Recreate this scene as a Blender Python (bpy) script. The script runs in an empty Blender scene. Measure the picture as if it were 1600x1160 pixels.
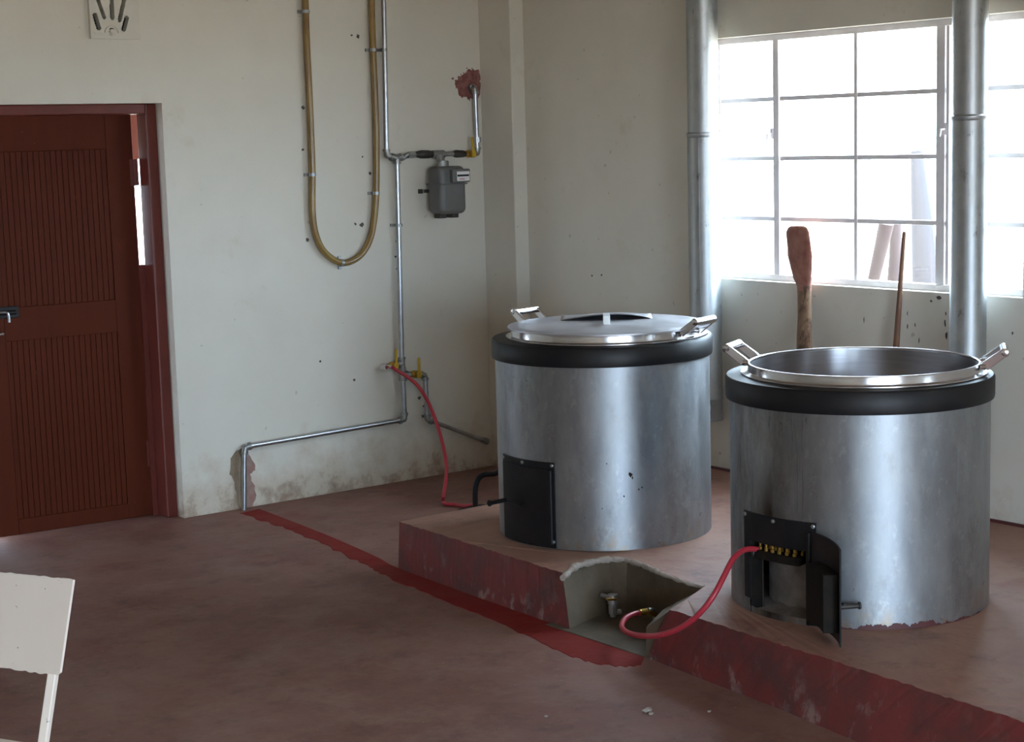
import bpy, bmesh, math, random
from mathutils import Vector, Matrix
random.seed(7)
sc = bpy.context.scene
COL = sc.collection
PI = math.pi

# ------------------------------------------------------------------ camera
FPX, YAW, PITCH, ROLL = 2680.0, 0.65187735, 0.13346842, -0.02799686
CAM = Vector((-5.724, -7.714, 1.831))
_f = Vector((math.sin(YAW)*math.cos(PITCH), math.cos(YAW)*math.cos(PITCH), -math.sin(PITCH)))
_r = Vector((math.cos(YAW), -math.sin(YAW), 0.0))
_u = _r.cross(_f)
CR = _r*math.cos(ROLL) + _u*math.sin(ROLL)
CU = -_r*math.sin(ROLL) + _u*math.cos(ROLL)
CF = _f
cam_d = bpy.data.cameras.new('camera')
cam_d.sensor_width = 36.0
cam_d.lens = FPX*36.0/1600.0
cam_d.clip_start = 0.05
cam = bpy.data.objects.new('camera', cam_d)
COL.objects.link(cam)
m = Matrix((CR, CU, -CF)).transposed().to_4x4()
m.translation = CAM
cam.matrix_world = m
sc.camera = cam

# ------------------------------------------------------------------ world, sun, exposure
w = bpy.data.worlds.new('sky'); sc.world = w; w.use_nodes = True
bg = w.node_tree.nodes['Background']
bg.inputs['Color'].default_value = (0.67, 0.87, 1.09, 1)
bg.inputs['Strength'].default_value = 5.0
sun_d = bpy.data.lights.new('sun', 'SUN'); sun_d.energy = 5.0; sun_d.angle = 0.01; sun_d.color = (1.0, 0.93, 0.82)
sun = bpy.data.objects.new('sun', sun_d); COL.objects.link(sun)
sun.rotation_euler = Vector((0.55, 0.05, -0.85)).to_track_quat('-Z', 'Y').to_euler()
vs = sc.view_settings
vs.view_transform = 'Standard'; vs.look = 'None'; vs.gamma = 1.0; vs.use_curve_mapping = False
vs.exposure = 2.42
sc.cycles.max_bounces = 14
sc.cycles.diffuse_bounces = 7
sc.cycles.glossy_bounces = 5
sc.cycles.transparent_max_bounces = 12
sc.cycles.sample_clamp_indirect = 6.0

# window openings (sky daylight enters here); portals only guide the sampling
XB = 0.089                      # inner face of the right wall
WIN1 = (-3.50, -1.70, 1.145, 2.284)
WIN2 = (-10.1, -8.4, 1.145, 2.284)
YN = -10.5                      # near wall
WIN3 = (-7.55, -5.95, 0.9, 2.3)
WIN4 = (-5.35, -3.25, 0.0, 2.25)          # open double doorway
def portal(loc, sx, sy, d):
    l = bpy.data.lights.new('daylight_portal', 'AREA'); l.shape = 'RECTANGLE'; l.size = sx; l.size_y = sy
    l.cycles.is_portal = True
    o = bpy.data.objects.new('daylight_portal', l); COL.objects.link(o)
    o.location = loc; o.rotation_euler = Vector(d).to_track_quat('-Z', 'Y').to_euler()
for W in (WIN1, WIN2):
    portal((XB+0.22, (W[0]+W[1])/2, (W[2]+W[3])/2), W[1]-W[0], W[3]-W[2], (-1, 0, 0))
for W in (WIN3, WIN4):
    portal(((W[0]+W[1])/2, YN-0.22, (W[2]+W[3])/2), W[1]-W[0], W[3]-W[2], (0, 1, 0))

# ------------------------------------------------------------------ pixel helpers (a pixel gives a direction; the plane it touches gives the distance)
def ray(x, y): return CF + CR*((x-800)/FPX) - CU*((y-580)/FPX)
def onp(x, y, axis, val):
    r = ray(x, y); return CAM + r*((val-CAM[axis])/r[axis])
def PW(x, y, off=0.0): return onp(x, y, 1, -off)          # on the left wall
def PF(x, y, z=0.0): return onp(x, y, 2, z)               # on a level
def PX(x, y, X): return onp(x, y, 0, X)                   # on a plane parallel to the right wall

# ------------------------------------------------------------------ materials
def mat(name, col, rough=0.6, metal=0.0, col2=None, scale=4.0, detail=6.0, ramp=(0.35, 0.7), bump=0.0, bscale=30.0, stretch=None, rough2=None, spec=None):
    m = bpy.data.materials.new(name); m.use_nodes = True
    nt = m.node_tree; b = nt.nodes['Principled BSDF']
    b.inputs['Base Color'].default_value = (*col, 1); b.inputs['Roughness'].default_value = rough; b.inputs['Metallic'].default_value = metal
    if spec is not None: b.inputs['Specular IOR Level'].default_value = spec
    tc = nt.nodes.new('ShaderNodeTexCoord')
    vec = tc.outputs['Object']
    if stretch:
        mp = nt.nodes.new('ShaderNodeMapping'); mp.inputs['Scale'].default_value = stretch
        nt.links.new(vec, mp.inputs['Vector']); vec = mp.outputs['Vector']
    if col2 is not None:
        n = nt.nodes.new('ShaderNodeTexNoise'); n.inputs['Scale'].default_value = scale; n.inputs['Detail'].default_value = detail; n.inputs['Roughness'].default_value = 0.62
        nt.links.new(vec, n.inputs['Vector'])
        r = nt.nodes.new('ShaderNodeValToRGB')
        r.color_ramp.elements[0].position = ramp[0]; r.color_ramp.elements[0].color = (*col, 1)
        r.color_ramp.elements[1].position = ramp[1]; r.color_ramp.elements[1].color = (*col2, 1)
        nt.links.new(n.outputs['Fac'], r.inputs['Fac']); nt.links.new(r.outputs['Color'], b.inputs['Base Color'])
        if rough2 is not None:
            mr = nt.nodes.new('ShaderNodeMapRange'); mr.inputs['To Min'].default_value = rough; mr.inputs['To Max'].default_value = rough2
            mr.inputs['From Min'].default_value = 0.3; mr.inputs['From Max'].default_value = 0.7
            nt.links.new(n.outputs['Fac'], mr.inputs['Value']); nt.links.new(mr.outputs['Result'], b.inputs['Roughness'])
    if bump:
        n2 = nt.nodes.new('ShaderNodeTexNoise'); n2.inputs['Scale'].default_value = bscale; n2.inputs['Detail'].default_value = 5
        nt.links.new(vec, n2.inputs['Vector'])
        bp = nt.nodes.new('ShaderNodeBump'); bp.inputs['Strength'].default_value = bump; bp.inputs['Distance'].default_value = 0.01
        nt.links.new(n2.outputs['Fac'], bp.inputs['Height']); nt.links.new(bp.outputs['Normal'], b.inputs['Normal'])
    return m

class NT:
    """small helper for adding layers of colour to a Principled material"""
    def __init__(s, m):
        s.m = m; s.nt = m.node_tree; s.b = s.nt.nodes['Principled BSDF']
        s.tc = s.nt.nodes.new('ShaderNodeTexCoord')
    def obj(s, scale=(1, 1, 1), loc=(0, 0, 0)):
        mp = s.nt.nodes.new('ShaderNodeMapping'); mp.inputs['Scale'].default_value = scale; mp.inputs['Location'].default_value = loc
        s.nt.links.new(s.tc.outputs['Object'], mp.inputs['Vector']); return mp.outputs['Vector']
    def noise(s, vec, scale, detail=6, rough=0.6):
        n = s.nt.nodes.new('ShaderNodeTexNoise'); n.inputs['Scale'].default_value = scale; n.inputs['Detail'].default_value = detail; n.inputs['Roughness'].default_value = rough
        s.nt.links.new(vec, n.inputs['Vector']); return n.outputs['Fac']
    def rng(s, v, a, b2, c=0.0, d=1.0):
        n = s.nt.nodes.new('ShaderNodeMapRange'); n.inputs['From Min'].default_value = a; n.inputs['From Max'].default_value = b2
        n.inputs['To Min'].default_value = c; n.inputs['To Max'].default_value = d
        s.nt.links.new(v, n.inputs['Value']); return n.outputs['Result']
    def math(s, op, a, b2):
        n = s.nt.nodes.new('ShaderNodeMath'); n.operation = op
        for i, v in enumerate((a, b2)):
            if isinstance(v, (int, float)): n.inputs[i].default_value = v
            else: s.nt.links.new(v, n.inputs[i])
        return n.outputs[0]
    def axis(s, i):
        n = s.nt.nodes.new('ShaderNodeSeparateXYZ'); s.nt.links.new(s.tc.outputs['Object'], n.inputs[0]); return n.outputs[i]
    def over(s, col, fac):
        """mix col over the present base colour"""
        inp = s.b.inputs['Base Color']; n = s.nt.nodes.new('ShaderNodeMix'); n.data_type = 'RGBA'
        if inp.links: s.nt.links.new(inp.links[0].from_socket, n.inputs[6])
        else: n.inputs[6].default_value = inp.default_value
        n.inputs[7].default_value = (*col, 1)
        s.nt.links.new(fac, n.inputs[0]); s.nt.links.new(n.outputs[2], inp)

def plaster(name, zmud=True):
    m = mat(name, (0.62, 0.580, 0.50), 0.75, col2=(0.67, 0.635, 0.555), scale=1.6, bump=0.25, bscale=9)
    n = NT(m)
    st = n.rng(n.noise(n.obj((1, 1, 1)), 2.3, 8, 0.7), 0.60, 0.74, 0, 0.45)
    n.over((0.47, 0.40, 0.27), st)
    sp = n.rng(n.noise(n.obj((1, 1, 1), (3, 1, 2)), 26, 3, 0.5), 0.71, 0.75, 0, 0.5)
    n.over((0.30, 0.25, 0.19), sp)
    if zmud:   # splashed mud along the foot of the wall
        z = n.axis(2)
        edge = n.math('ADD', z, n.rng(n.noise(n.obj(), 7, 6, 0.7), 0.3, 0.7, 0.16, -0.16))
        n.over((0.40, 0.29, 0.18), n.rng(edge, 0.30, 0.0, 0, 0.55))
        n.over((0.22, 0.13, 0.09), n.rng(edge, 0.07, -0.08, 0, 0.7))
    return m

M = {}
M['plaster'] = plaster('plaster')
M['ceiling'] = mat('ceiling_paint', (0.58, 0.53, 0.44), 0.8, col2=(0.50, 0.44, 0.35), scale=1.2)
fl = mat('red_cement_floor', (0.180, 0.078, 0.058), 0.55, col2=(0.250, 0.128, 0.102), scale=1.7, detail=9, bump=0.25, bscale=22, rough2=0.68, spec=0.28)
n = NT(fl)
n.over((0.26, 0.155, 0.125), n.rng(n.noise(n.obj((1, 1, 1), (5, 2, 0)), 0.9, 8, 0.65), 0.50, 0.70, 0, 0.55))
n.over((0.17, 0.035, 0.030), n.rng(n.noise(n.obj((1, 1, 1), (1, 7, 0)), 1.4, 8, 0.65), 0.55, 0.72, 0, 0.65))
n.over((0.065, 0.034, 0.026), n.rng(n.noise(n.obj((1, 1, 1), (2, 3, 0)), 5.0, 10, 0.78), 0.50, 0.70, 0, 0.5))
n.over((0.30, 0.19, 0.15), n.rng(n.noise(n.obj((1, 1, 1), (12, 3, 0)), 2.6, 10, 0.75), 0.47, 0.66, 0, 0.6))
n.over((0.36, 0.29, 0.25), n.rng(n.noise(n.obj((1, 1, 1), (9, 3, 0)), 60.0, 2, 0.5), 0.72, 0.76, 0, 0.7))
M['floor'] = fl
ptm = mat('plinth_top_cement', (0.36, 0.205, 0.145), 0.6, col2=(0.28, 0.135, 0.105), scale=2.6, detail=8, bump=0.25, bscale=25, spec=0.4)
n = NT(ptm)
n.over((0.21, 0.048, 0.040), n.rng(n.noise(n.obj((1, 1, 1), (4, 2, 0)), 2.4, 8, 0.65), 0.55, 0.70, 0, 0.8))
n.over((0.10, 0.06, 0.05), n.rng(n.noise(n.obj((1, 1, 1), (8, 2, 0)), 6, 9, 0.75), 0.54, 0.70, 0, 0.6))
M['plinth_top'] = ptm
pf = mat('red_plinth_paint', (0.19, 0.026, 0.024), 0.5, col2=(0.125, 0.022, 0.021), scale=5, detail=7, bump=0.3, bscale=18)
n = NT(pf)
ch = n.rng(n.noise(n.obj((1, 1, 0.6)), 11, 9, 0.7), 0.55, 0.62, 0, 0.8)
n.over((0.27, 0.19, 0.165), n.math('MULTIPLY', ch, n.rng(n.axis(2), 0.16, 0.03, 0.15, 1.0)))
n.over((0.065, 0.028, 0.026), n.rng(n.noise(n.obj((1, 1, 1), (3, 3, 3)), 4, 8, 0.68), 0.46, 0.62, 0, 0.75))
M['plinth_front'] = pf
M['niche'] = mat('raw_cement', (0.078, 0.056, 0.033), 0.8, col2=(0.125, 0.09, 0.057), scale=6, bump=0.3, bscale=20)
M['mortar'] = mat('pale_mortar', (0.42, 0.37, 0.32), 0.9, col2=(0.27, 0.20, 0.16), scale=22, bump=0.6, bscale=60)
M['red_screed'] = mat('wet_red_screed', (0.19, 0.012, 0.009), 0.75, col2=(0.20, 0.030, 0.022), scale=6, bump=0.3, bscale=25, spec=0.15)
M['red_skirt'] = mat('red_skirting_paint', (0.10, 0.022, 0.022), 0.5, col2=(0.07, 0.02, 0.02), scale=6)
galv = mat('galvanised_sheet', (0.30, 0.32, 0.345), 0.40, 0.94, col2=(0.42, 0.44, 0.455), scale=13, detail=9, stretch=(1, 1, 0.35), rough2=0.52)
n = NT(galv)
n.over((0.20, 0.19, 0.17), n.rng(n.noise(n.obj((1, 1, 0.5)), 8, 10, 0.78), 0.52, 0.70, 0, 0.6))
n.over((0.56, 0.57, 0.57), n.rng(n.noise(n.obj((1, 1, 0.7), (4, 4, 1)), 26, 6, 0.75), 0.56, 0.70, 0, 0.5))
n.over((0.07, 0.07, 0.07), n.rng(n.noise(n.obj((1, 1, 0.8), (2, 2, 2)), 30, 4, 0.6), 0.70, 0.74, 0, 0.7))
n.over((0.40, 0.30, 0.20), n.math('MULTIPLY', n.rng(n.noise(n.obj((1, 1, 1), (6, 1, 2)), 9, 7, 0.7), 0.48, 0.62, 0, 0.8), n.rng(n.axis(2), 0.10, 0.02, 0, 1)))
def rolled(m, an):
    b = m.node_tree.nodes['Principled BSDF']; b.inputs['Anisotropic'].default_value = an; b.inputs['Anisotropic Rotation'].default_value = 0.25
    tg = m.node_tree.nodes.new('ShaderNodeTangent'); tg.direction_type = 'RADIAL'; tg.axis = 'Z'
    m.node_tree.links.new(tg.outputs[0], b.inputs['Tangent'])
rolled(galv, 0.52)
M['galv'] = galv
gs = galv.copy(); gs.name = 'galvanised_sheet_sooty'; n = NT(gs)
# soot above the fire door and black drips that ran down from the rim, on the left part of the drum
x, y, z = n.axis(0), n.axis(1), n.axis(2)
mid = n.math('MULTIPLY', n.rng(y, -0.10, -0.01, 0, 1), n.rng(y, 0.10, 0.01, 0, 1))
front = n.rng(x, 0.0, -0.2, 0, 1)
soot = n.math('MULTIPLY', n.math('MULTIPLY', mid, front), n.math('MULTIPLY', n.rng(z, 0.56, 0.36, 0, 1), n.rng(n.noise(n.obj((1, 1, .4)), 16, 6, 0.6), 0.35, 0.6, 0.5, 1)))
n.over((0.030, 0.015, 0.009), soot)
# grime on the flank left of the door
n.over((0.13, 0.12, 0.10), n.math('MULTIPLY', n.math('MULTIPLY', front, n.rng(y, -0.22, 0.05, 0, 0.75)), n.rng(n.noise(n.obj((1, 1, .25), (2, 2, 2)), 14, 8, 0.7), 0.42, 0.62, 0.2, 1)))
M['galv_soot'] = gs
M['flue'] = mat('flue_galvanised', (0.38, 0.40, 0.415), 0.38, 1.0, col2=(0.48, 0.50, 0.505), scale=14, detail=8, rough2=0.52)
n = NT(M['flue']); n.over((0.12, 0.10, 0.09), n.rng(n.noise(n.obj((1, 1, 0.5)), 20, 8, 0.78), 0.60, 0.70, 0, 0.85))
M['steel'] = mat('stainless_steel', (0.62, 0.60, 0.60), 0.20, 1.0, col2=(0.56, 0.54, 0.54), scale=30, stretch=(0.4, 0.4, 6), rough2=0.27)
M['steel_in'] = mat('brushed_stainless', (0.43, 0.42, 0.43), 0.28, 1.0, col2=(0.36, 0.35, 0.37), scale=18, stretch=(0.3, 0.3, 5), rough2=0.36)
M['chrome'] = mat('polished_steel', (0.74, 0.73, 0.74), 0.13, 1.0)
M['lid'] = mat('dull_lid_steel', (0.40, 0.385, 0.40), 0.38, 1.0, col2=(0.54, 0.52, 0.54), scale=5, detail=10, rough2=0.55)
rolled(M['steel'], 0.6); rolled(M['steel_in'], 0.75)
M['alu'] = mat('cast_aluminium', (0.70, 0.70, 0.68), 0.45, 0.7)
M['tap'] = mat('plated_tap', (0.62, 0.62, 0.62), 0.32, 0.88)
M['black'] = mat('black_stove_paint', (0.006, 0.0055, 0.007), 0.45, col2=(0.012, 0.010, 0.0095), scale=12, bump=0.08, bscale=30, spec=0.3)
M['soot'] = mat('soot_black', (0.007, 0.006, 0.005), 0.75, col2=(0.020, 0.013, 0.008), scale=14, bump=0.3, bscale=40, spec=0.2)
M['grime'] = mat('dried_drip_grime', (0.055, 0.045, 0.035), 0.7, col2=(0.11, 0.10, 0.085), scale=40)
M['ash'] = mat('grey_ash', (0.30, 0.27, 0.25), 0.95, col2=(0.15, 0.125, 0.11), scale=12, bump=0.6, bscale=30)
M['liner'] = mat('fire_clay_liner', (0.17, 0.14, 0.12), 0.9, col2=(0.26, 0.22, 0.19), scale=8, bump=0.3)
M['pipe'] = mat('galvanised_pipe', (0.55, 0.57, 0.60), 0.33, 1.0, col2=(0.42, 0.43, 0.45), scale=20)
M['fitting'] = mat('malleable_iron_fitting', (0.30, 0.30, 0.29), 0.45, 0.9, col2=(0.42, 0.42, 0.41), scale=30)
M['iron'] = mat('dark_iron', (0.055, 0.05, 0.045), 0.5, 0.5)
M['brass'] = mat('brass', (0.62, 0.40, 0.10), 0.35, 1.0)
M['yellow'] = mat('yellow_plastic', (0.55, 0.34, 0.02), 0.45)
M['amber'] = mat('amber_hose', (0.34, 0.215, 0.06), 0.25, col2=(0.24, 0.14, 0.05), scale=6)
n_ = M['amber'].node_tree.nodes['Principled BSDF']; n_.inputs['Transmission Weight'].default_value = 0.15
M['red_hose'] = mat('red_rubber_hose', (0.42, 0.028, 0.045), 0.38)
M['meter'] = mat('grey_meter_enamel', (0.115, 0.115, 0.11), 0.45, col2=(0.145, 0.145, 0.14), scale=8)
M['label_w'] = mat('white_card', (0.75, 0.74, 0.72), 0.6)
M['red_ink'] = mat('red_ink', (0.45, 0.05, 0.05), 0.6)
M['door'] = mat('red_brown_door_paint', (0.085, 0.0165, 0.006), 0.45, col2=(0.07, 0.0135, 0.005), scale=3, stretch=(4, 4, 0.6), spec=0.08)
n = NT(M['door']); n.over((0.5, 0.36, 0.28), n.rng(n.noise(n.obj((1, 1, 0.4)), 55, 2, 0.5), 0.76, 0.79, 0, 0.7))
M['frame'] = mat('red_frame_paint', (0.135, 0.026, 0.017), 0.42, col2=(0.11, 0.022, 0.015), scale=5, spec=0.3)
M['window'] = mat('glare_pale_window_paint', (0.80, 0.76, 0.77), 0.45, col2=(0.72, 0.66, 0.66), scale=9)  # paint whitened to stand in for glare on the bars
M['vent'] = mat('vent_paint', (0.58, 0.55, 0.47), 0.75, col2=(0.64, 0.61, 0.53), scale=6)
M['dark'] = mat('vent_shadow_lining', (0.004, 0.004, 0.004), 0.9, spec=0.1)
M['cream'] = mat('cream_chair_paint', (0.80, 0.69, 0.59), 0.45, col2=(0.84, 0.73, 0.64), scale=4)
n = NT(M['cream']); n.over((0.10, 0.075, 0.06), n.rng(n.noise(n.obj(), 60, 4, 0.6), 0.70, 0.73, 0, 0.8))
M['paddle'] = mat('porridge_crusted_wood', (0.24, 0.085, 0.06), 0.8, col2=(0.36, 0.17, 0.12), scale=16, bump=0.6, bscale=40)
M['handle_wood'] = mat('worn_pale_wood', (0.30, 0.19, 0.115), 0.75, col2=(0.16, 0.075, 0.04), scale=7, stretch=(3, 3, 0.4), bump=0.4, bscale=30)
n = NT(M['handle_wood']); n.over((0.07, 0.035, 0.02), n.rng(n.noise(n.obj((1, 1, .35), (3, 1, 1)), 24, 6, 0.7), 0.52, 0.62, 0, 0.8))
M['stick'] = mat('brown_stick', (0.17, 0.075, 0.035), 0.6, col2=(0.11, 0.05, 0.03), scale=10)
M['plug'] = mat('dark_wall_plug', (0.09, 0.08, 0.07), 0.8)
M['primer'] = mat('red_oxide_smear', (0.16, 0.042, 0.035), 0.7, col2=(0.30, 0.14, 0.115), scale=30)
M['mudpatch'] = mat('brown_mortar_patch', (0.25, 0.19, 0.12), 0.9, col2=(0.33, 0.25, 0.18), scale=25, bump=0.5, bscale=50)
M['redpatch'] = mat('reddish_mortar_patch', (0.29, 0.15, 0.125), 0.9, col2=(0.33, 0.24, 0.19), scale=25, bump=0.5, bscale=50)
M['ground'] = mat('pale_dry_earth', (0.40, 0.32, 0.235), 0.9, col2=(0.34, 0.25, 0.175), scale=0.6)
M['outwall'] = mat('cream_outside_wall', (0.62, 0.58, 0.46), 0.8, col2=(0.55, 0.50, 0.40), scale=1.5)
M['outwood'] = mat('weathered_pole', (0.050, 0.028, 0.028), 0.8, col2=(0.068, 0.046, 0.042), scale=8, stretch=(3, 3, 0.5))
M['outpale'] = mat('whitewashed_post', (0.036, 0.033, 0.039), 0.8)
g = bpy.data.materials.new('window_glass'); g.use_nodes = True; nt = g.node_tree
for nd in list(nt.nodes):
    if nd.type == 'BSDF_PRINCIPLED': nt.nodes.remove(nd)
tr = nt.nodes.new('ShaderNodeBsdfTransparent'); tr.inputs['Color'].default_value = (0.96, 0.97, 0.96, 1)
gl = nt.nodes.new('ShaderNodeBsdfGlossy'); gl.inputs['Roughness'].default_value = 0.03
mx = nt.nodes.new('ShaderNodeMixShader'); mx.inputs[0].default_value = 0.06
nt.links.new(tr.outputs[0], mx.inputs[1]); nt.links.new(gl.outputs[0], mx.inputs[2])
nt.links.new(mx.outputs[0], nt.nodes['Material Output'].inputs['Surface'])
M['glass'] = g

# ------------------------------------------------------------------ mesh helpers
def obj(name, bm, m, parent=None, smooth=False, mats=None, loc=None, rot=None, bevel=0.0, autosmooth=None):
    me = bpy.data.meshes.new(name)
    bmesh.ops.recalc_face_normals(bm, faces=bm.faces[:])
    bm.to_mesh(me); bm.free()
    for k in (mats or [m]): me.materials.append(M[k])
    o = bpy.data.objects.new(name, me); COL.objects.link(o)
    if parent is not None: o.parent = parent
    if loc is not None: o.location = loc
    if rot is not None: o.rotation_euler = rot
    if smooth:
        me.polygons.foreach_set('use_smooth', [True]*len(me.polygons))
        me.set_sharp_from_angle(angle=math.radians(autosmooth or 40))
    if bevel:
        md = o.modifiers.new('bevel', 'BEVEL'); md.width = bevel; md.segments = 2; md.limit_method = 'ANGLE'; md.angle_limit = math.radians(50)
    return o
def thing(name, label, cat, loc=(0, 0, 0), rotz=0.0, group=None):
    o = bpy.data.objects.new(name, None); COL.objects.link(o); o.location = loc; o.rotation_euler = (0, 0, rotz); o.empty_display_size = 0.1
    o['label'] = label; o['category'] = cat
    if group: o['group'] = group
    return o
def tag(o, label, cat, group=None):
    o['label'] = label; o['category'] = cat
    if group: o['group'] = group
    return o
def struct(o): o['kind'] = 'structure'; return o
def dup(root, parent=None):
    c = root.copy(); COL.objects.link(c)
    if parent is not None: c.parent = parent
    for ch in list(root.children): dup(ch, c)
    return c
def BM(): return bmesh.new()
def box(bm, a, b, M4=None, mi=0):
    x0, y0, z0 = a; x1, y1, z1 = b
    vs = [bm.verts.new((M4 @ Vector(p)) if M4 else p) for p in ((x0,y0,z0),(x1,y0,z0),(x1,y1,z0),(x0,y1,z0),(x0,y0,z1),(x1,y0,z1),(x1,y1,z1),(x0,y1,z1))]
    for f in ((0,3,2,1),(4,5,6,7),(0,1,5,4),(1,2,6,5),(2,3,7,6),(3,0,4,7)):
        fc = bm.faces.new([vs[i] for i in f]); fc.material_index = mi
    return bm
def frames(pts, closed=False):
    n = len(pts); T = []
    for i in range(n):
        if closed: t = pts[(i+1) % n]-pts[i-1]
        else: t = pts[min(i+1, n-1)]-pts[max(i-1, 0)]
        T.append(t.normalized())
    up = Vector((0, 0, 1)) if abs(T[0].z) < 0.9 else Vector((1, 0, 0))
    N = (up - T[0]*up.dot(T[0])).normalized(); out = []
    for i in range(n):
        if i:
            N = N - T[i]*N.dot(T[i]); N.normalize()
        out.append((T[i], N.copy(), T[i].cross(N)))
    return out
def tube(bm, pts, r, seg=12, caps=True, closed=False, sx=1.0):
    pts = [Vector(p) for p in pts]; fr = frames(pts, closed); rings = []
    for i, (p, (T, N, B)) in enumerate(zip(pts, fr)):
        rr = r[i] if isinstance(r, (list, tuple)) else r
        rings.append([bm.verts.new(p + (N*math.cos(2*PI*k/seg)*sx + B*math.sin(2*PI*k/seg))*rr) for k in range(seg)])
    nr = len(rings)
    for i in range(nr if closed else nr-1):
        a, b = rings[i], rings[(i+1) % nr]
        for k in range(seg): bm.faces.new((a[k], a[(k+1) % seg], b[(k+1) % seg], b[k]))
    if caps and not closed:
        bm.faces.new(rings[0][::-1]); bm.faces.new(rings[-1])
    return bm
def spline(pts, n=8, closed=False):
    pts = [Vector(p) for p in pts]; out = []; L = len(pts)
    rngi = range(L if closed else L-1)
    for i in rngi:
        if closed: p0, p1, p2, p3 = pts[i-1], pts[i], pts[(i+1) % L], pts[(i+2) % L]
        else: p0, p1, p2, p3 = pts[max(i-1, 0)], pts[i], pts[i+1], pts[min(i+2, L-1)]
        for k in range(n):
            t = k/n
            out.append(0.5*((2*p1)+(p2-p0)*t+(2*p0-5*p1+4*p2-p3)*t*t+(3*p1-p0-3*p2+p3)*t**3))
    if not closed: out.append(pts[-1])
    return out
def lathe(bm, prof, seg=96, a0=0.0, a1=2*PI, skip=None, mi=0):
    full = abs(a1-a0-2*PI) < 1e-6; n = seg if full else seg+1
    rows = []
    for (r, z) in prof:
        if r < 1e-6: rows.append([bm.verts.new((0, 0, z))]*n)
        else: rows.append([bm.verts.new((r*math.cos(a0+(a1-a0)*k/seg), r*math.sin(a0+(a1-a0)*k/seg), z)) for k in range(n)])
    for i in range(len(rows)-1):
        for k in range(seg):
            if skip and skip(i, a0+(a1-a0)*(k+0.5)/seg): continue
            q = [rows[i][k], rows[i][(k+1) % n], rows[i+1][(k+1) % n], rows[i+1][k]]
            u = []
            for v in q:
                if v not in u: u.append(v)
            if len(u) > 2: bm.faces.new(u).material_index = mi
    return bm
def arcplate(bm, r0, r1, d0, d1, z0, z1, seg=14):
    """curved plate between two radii, angles in degrees"""
    cols = []
    for k in range(seg+1):
        a = math.radians(d0+(d1-d0)*k/seg); c, s = math.cos(a), math.sin(a)
        cols.append([bm.verts.new(p) for p in ((r0*c, r0*s, z0), (r1*c, r1*s, z0), (r1*c, r1*s, z1), (r0*c, r0*s, z1))])
    for k in range(seg):
        for j in range(4): bm.faces.new((cols[k][j], cols[k][(j+1) % 4], cols[k+1][(j+1) % 4], cols[k+1][j]))
    bm.faces.new(cols[0][::-1]); bm.faces.new(cols[-1])
    return bm
def disc_patch(bm, c, ux, uy, n, pts, th):
    """irregular thin slab: outline pts (u,v) about c, thickness th along n"""
    top = [bm.verts.new(c+ux*u+uy*v+n*th) for u, v in pts]; bot = [bm.verts.new(c+ux*u+uy*v-n*0.002) for u, v in pts]
    bm.faces.new(top); k = len(pts)
    for i in range(k): bm.faces.new((top[i], bot[i], bot[(i+1) % k], top[(i+1) % k]))
    return bm
def bolt(bm, c, n, r=0.008, h=0.006):
    n = Vector(n).normalized(); tube(bm, [Vector(c), Vector(c)+n*h*0.7, Vector(c)+n*h], [r, r, r*0.55], seg=8)
    return bm

# ================================================================== SETTING
struct(obj('floor', box(BM(), (-9, -11, -0.2), (XB+0.05, 2.2, 0.0)), 'floor'))
# left wall, with the door opening and the hole of the air brick
DX0, DX1, DZ = -2.93, -1.93, 2.06
VX0, VX1, VZ0, VZ1 = -2.262, -2.052, 2.40, 2.60
bm = BM(); T = 0.2; H = 3.3
box(bm, (-9, 0, -0.1), (DX0, T, H)); box(bm, (DX1, 0, -0.1), (XB+0.3, T, H))
box(bm, (DX0, 0, DZ), (VX0, T, H)); box(bm, (VX1, 0, DZ), (DX1, T, H)); box(bm, (VX0, 0, DZ), (VX1, T, VZ0)); box(bm, (VX0, 0, VZ1), (VX1, T, H))
wall_left = struct(obj('wall_left', bm, 'plaster'))
# right wall with two window openings
bm = BM(); xa, xb = XB, XB+0.2
box(bm, (xa, WIN1[1], -0.1), (xb, T, H)); box(bm, (xa, WIN2[1], -0.1), (xb, WIN1[0], H)); box(bm, (xa, YN-0.2, -0.1), (xb, WIN2[0], H))
for W in (WIN1, WIN2):
    box(bm, (xa, W[0], -0.1), (xb, W[1], W[2])); box(bm, (xa, W[0], W[3]), (xb, W[1], H))
wall_right = struct(obj('wall_right', bm, 'plaster'))
struct(obj('wall_corner', box(BM(), (0.0, -0.28, -0.1), (XB+0.02, 0.02, H)), 'plaster', bevel=0.006))
# near wall behind the camera with two windows, far left wall, ceiling
bm = BM(); ya, yb = YN-0.2, YN
box(bm, (-9, ya, -0.1), (WIN3[0], yb, H)); box(bm, (WIN3[1], ya, -0.1), (WIN4[0], yb, H)); box(bm, (WIN4[1], ya, -0.1), (xa, yb, H))
for W in (WIN3, WIN4):
    box(bm, (W[0], ya, -0.1), (W[1], yb, W[2]-(0.001 if W[2] == 0 else 0))); box(bm, (W[0], ya, W[3]), (W[1], yb, H))
struct(obj('wall_near', bm, 'plaster'))
struct(obj('wall_far_left', box(BM(), (-9.2, YN-0.2, -0.1), (-9, T, H)), 'plaster'))
struct(obj('ceiling', box(BM(), (-9.2, YN-0.2, H), (XB+0.2, T, H+0.15)), 'ceiling'))

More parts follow.
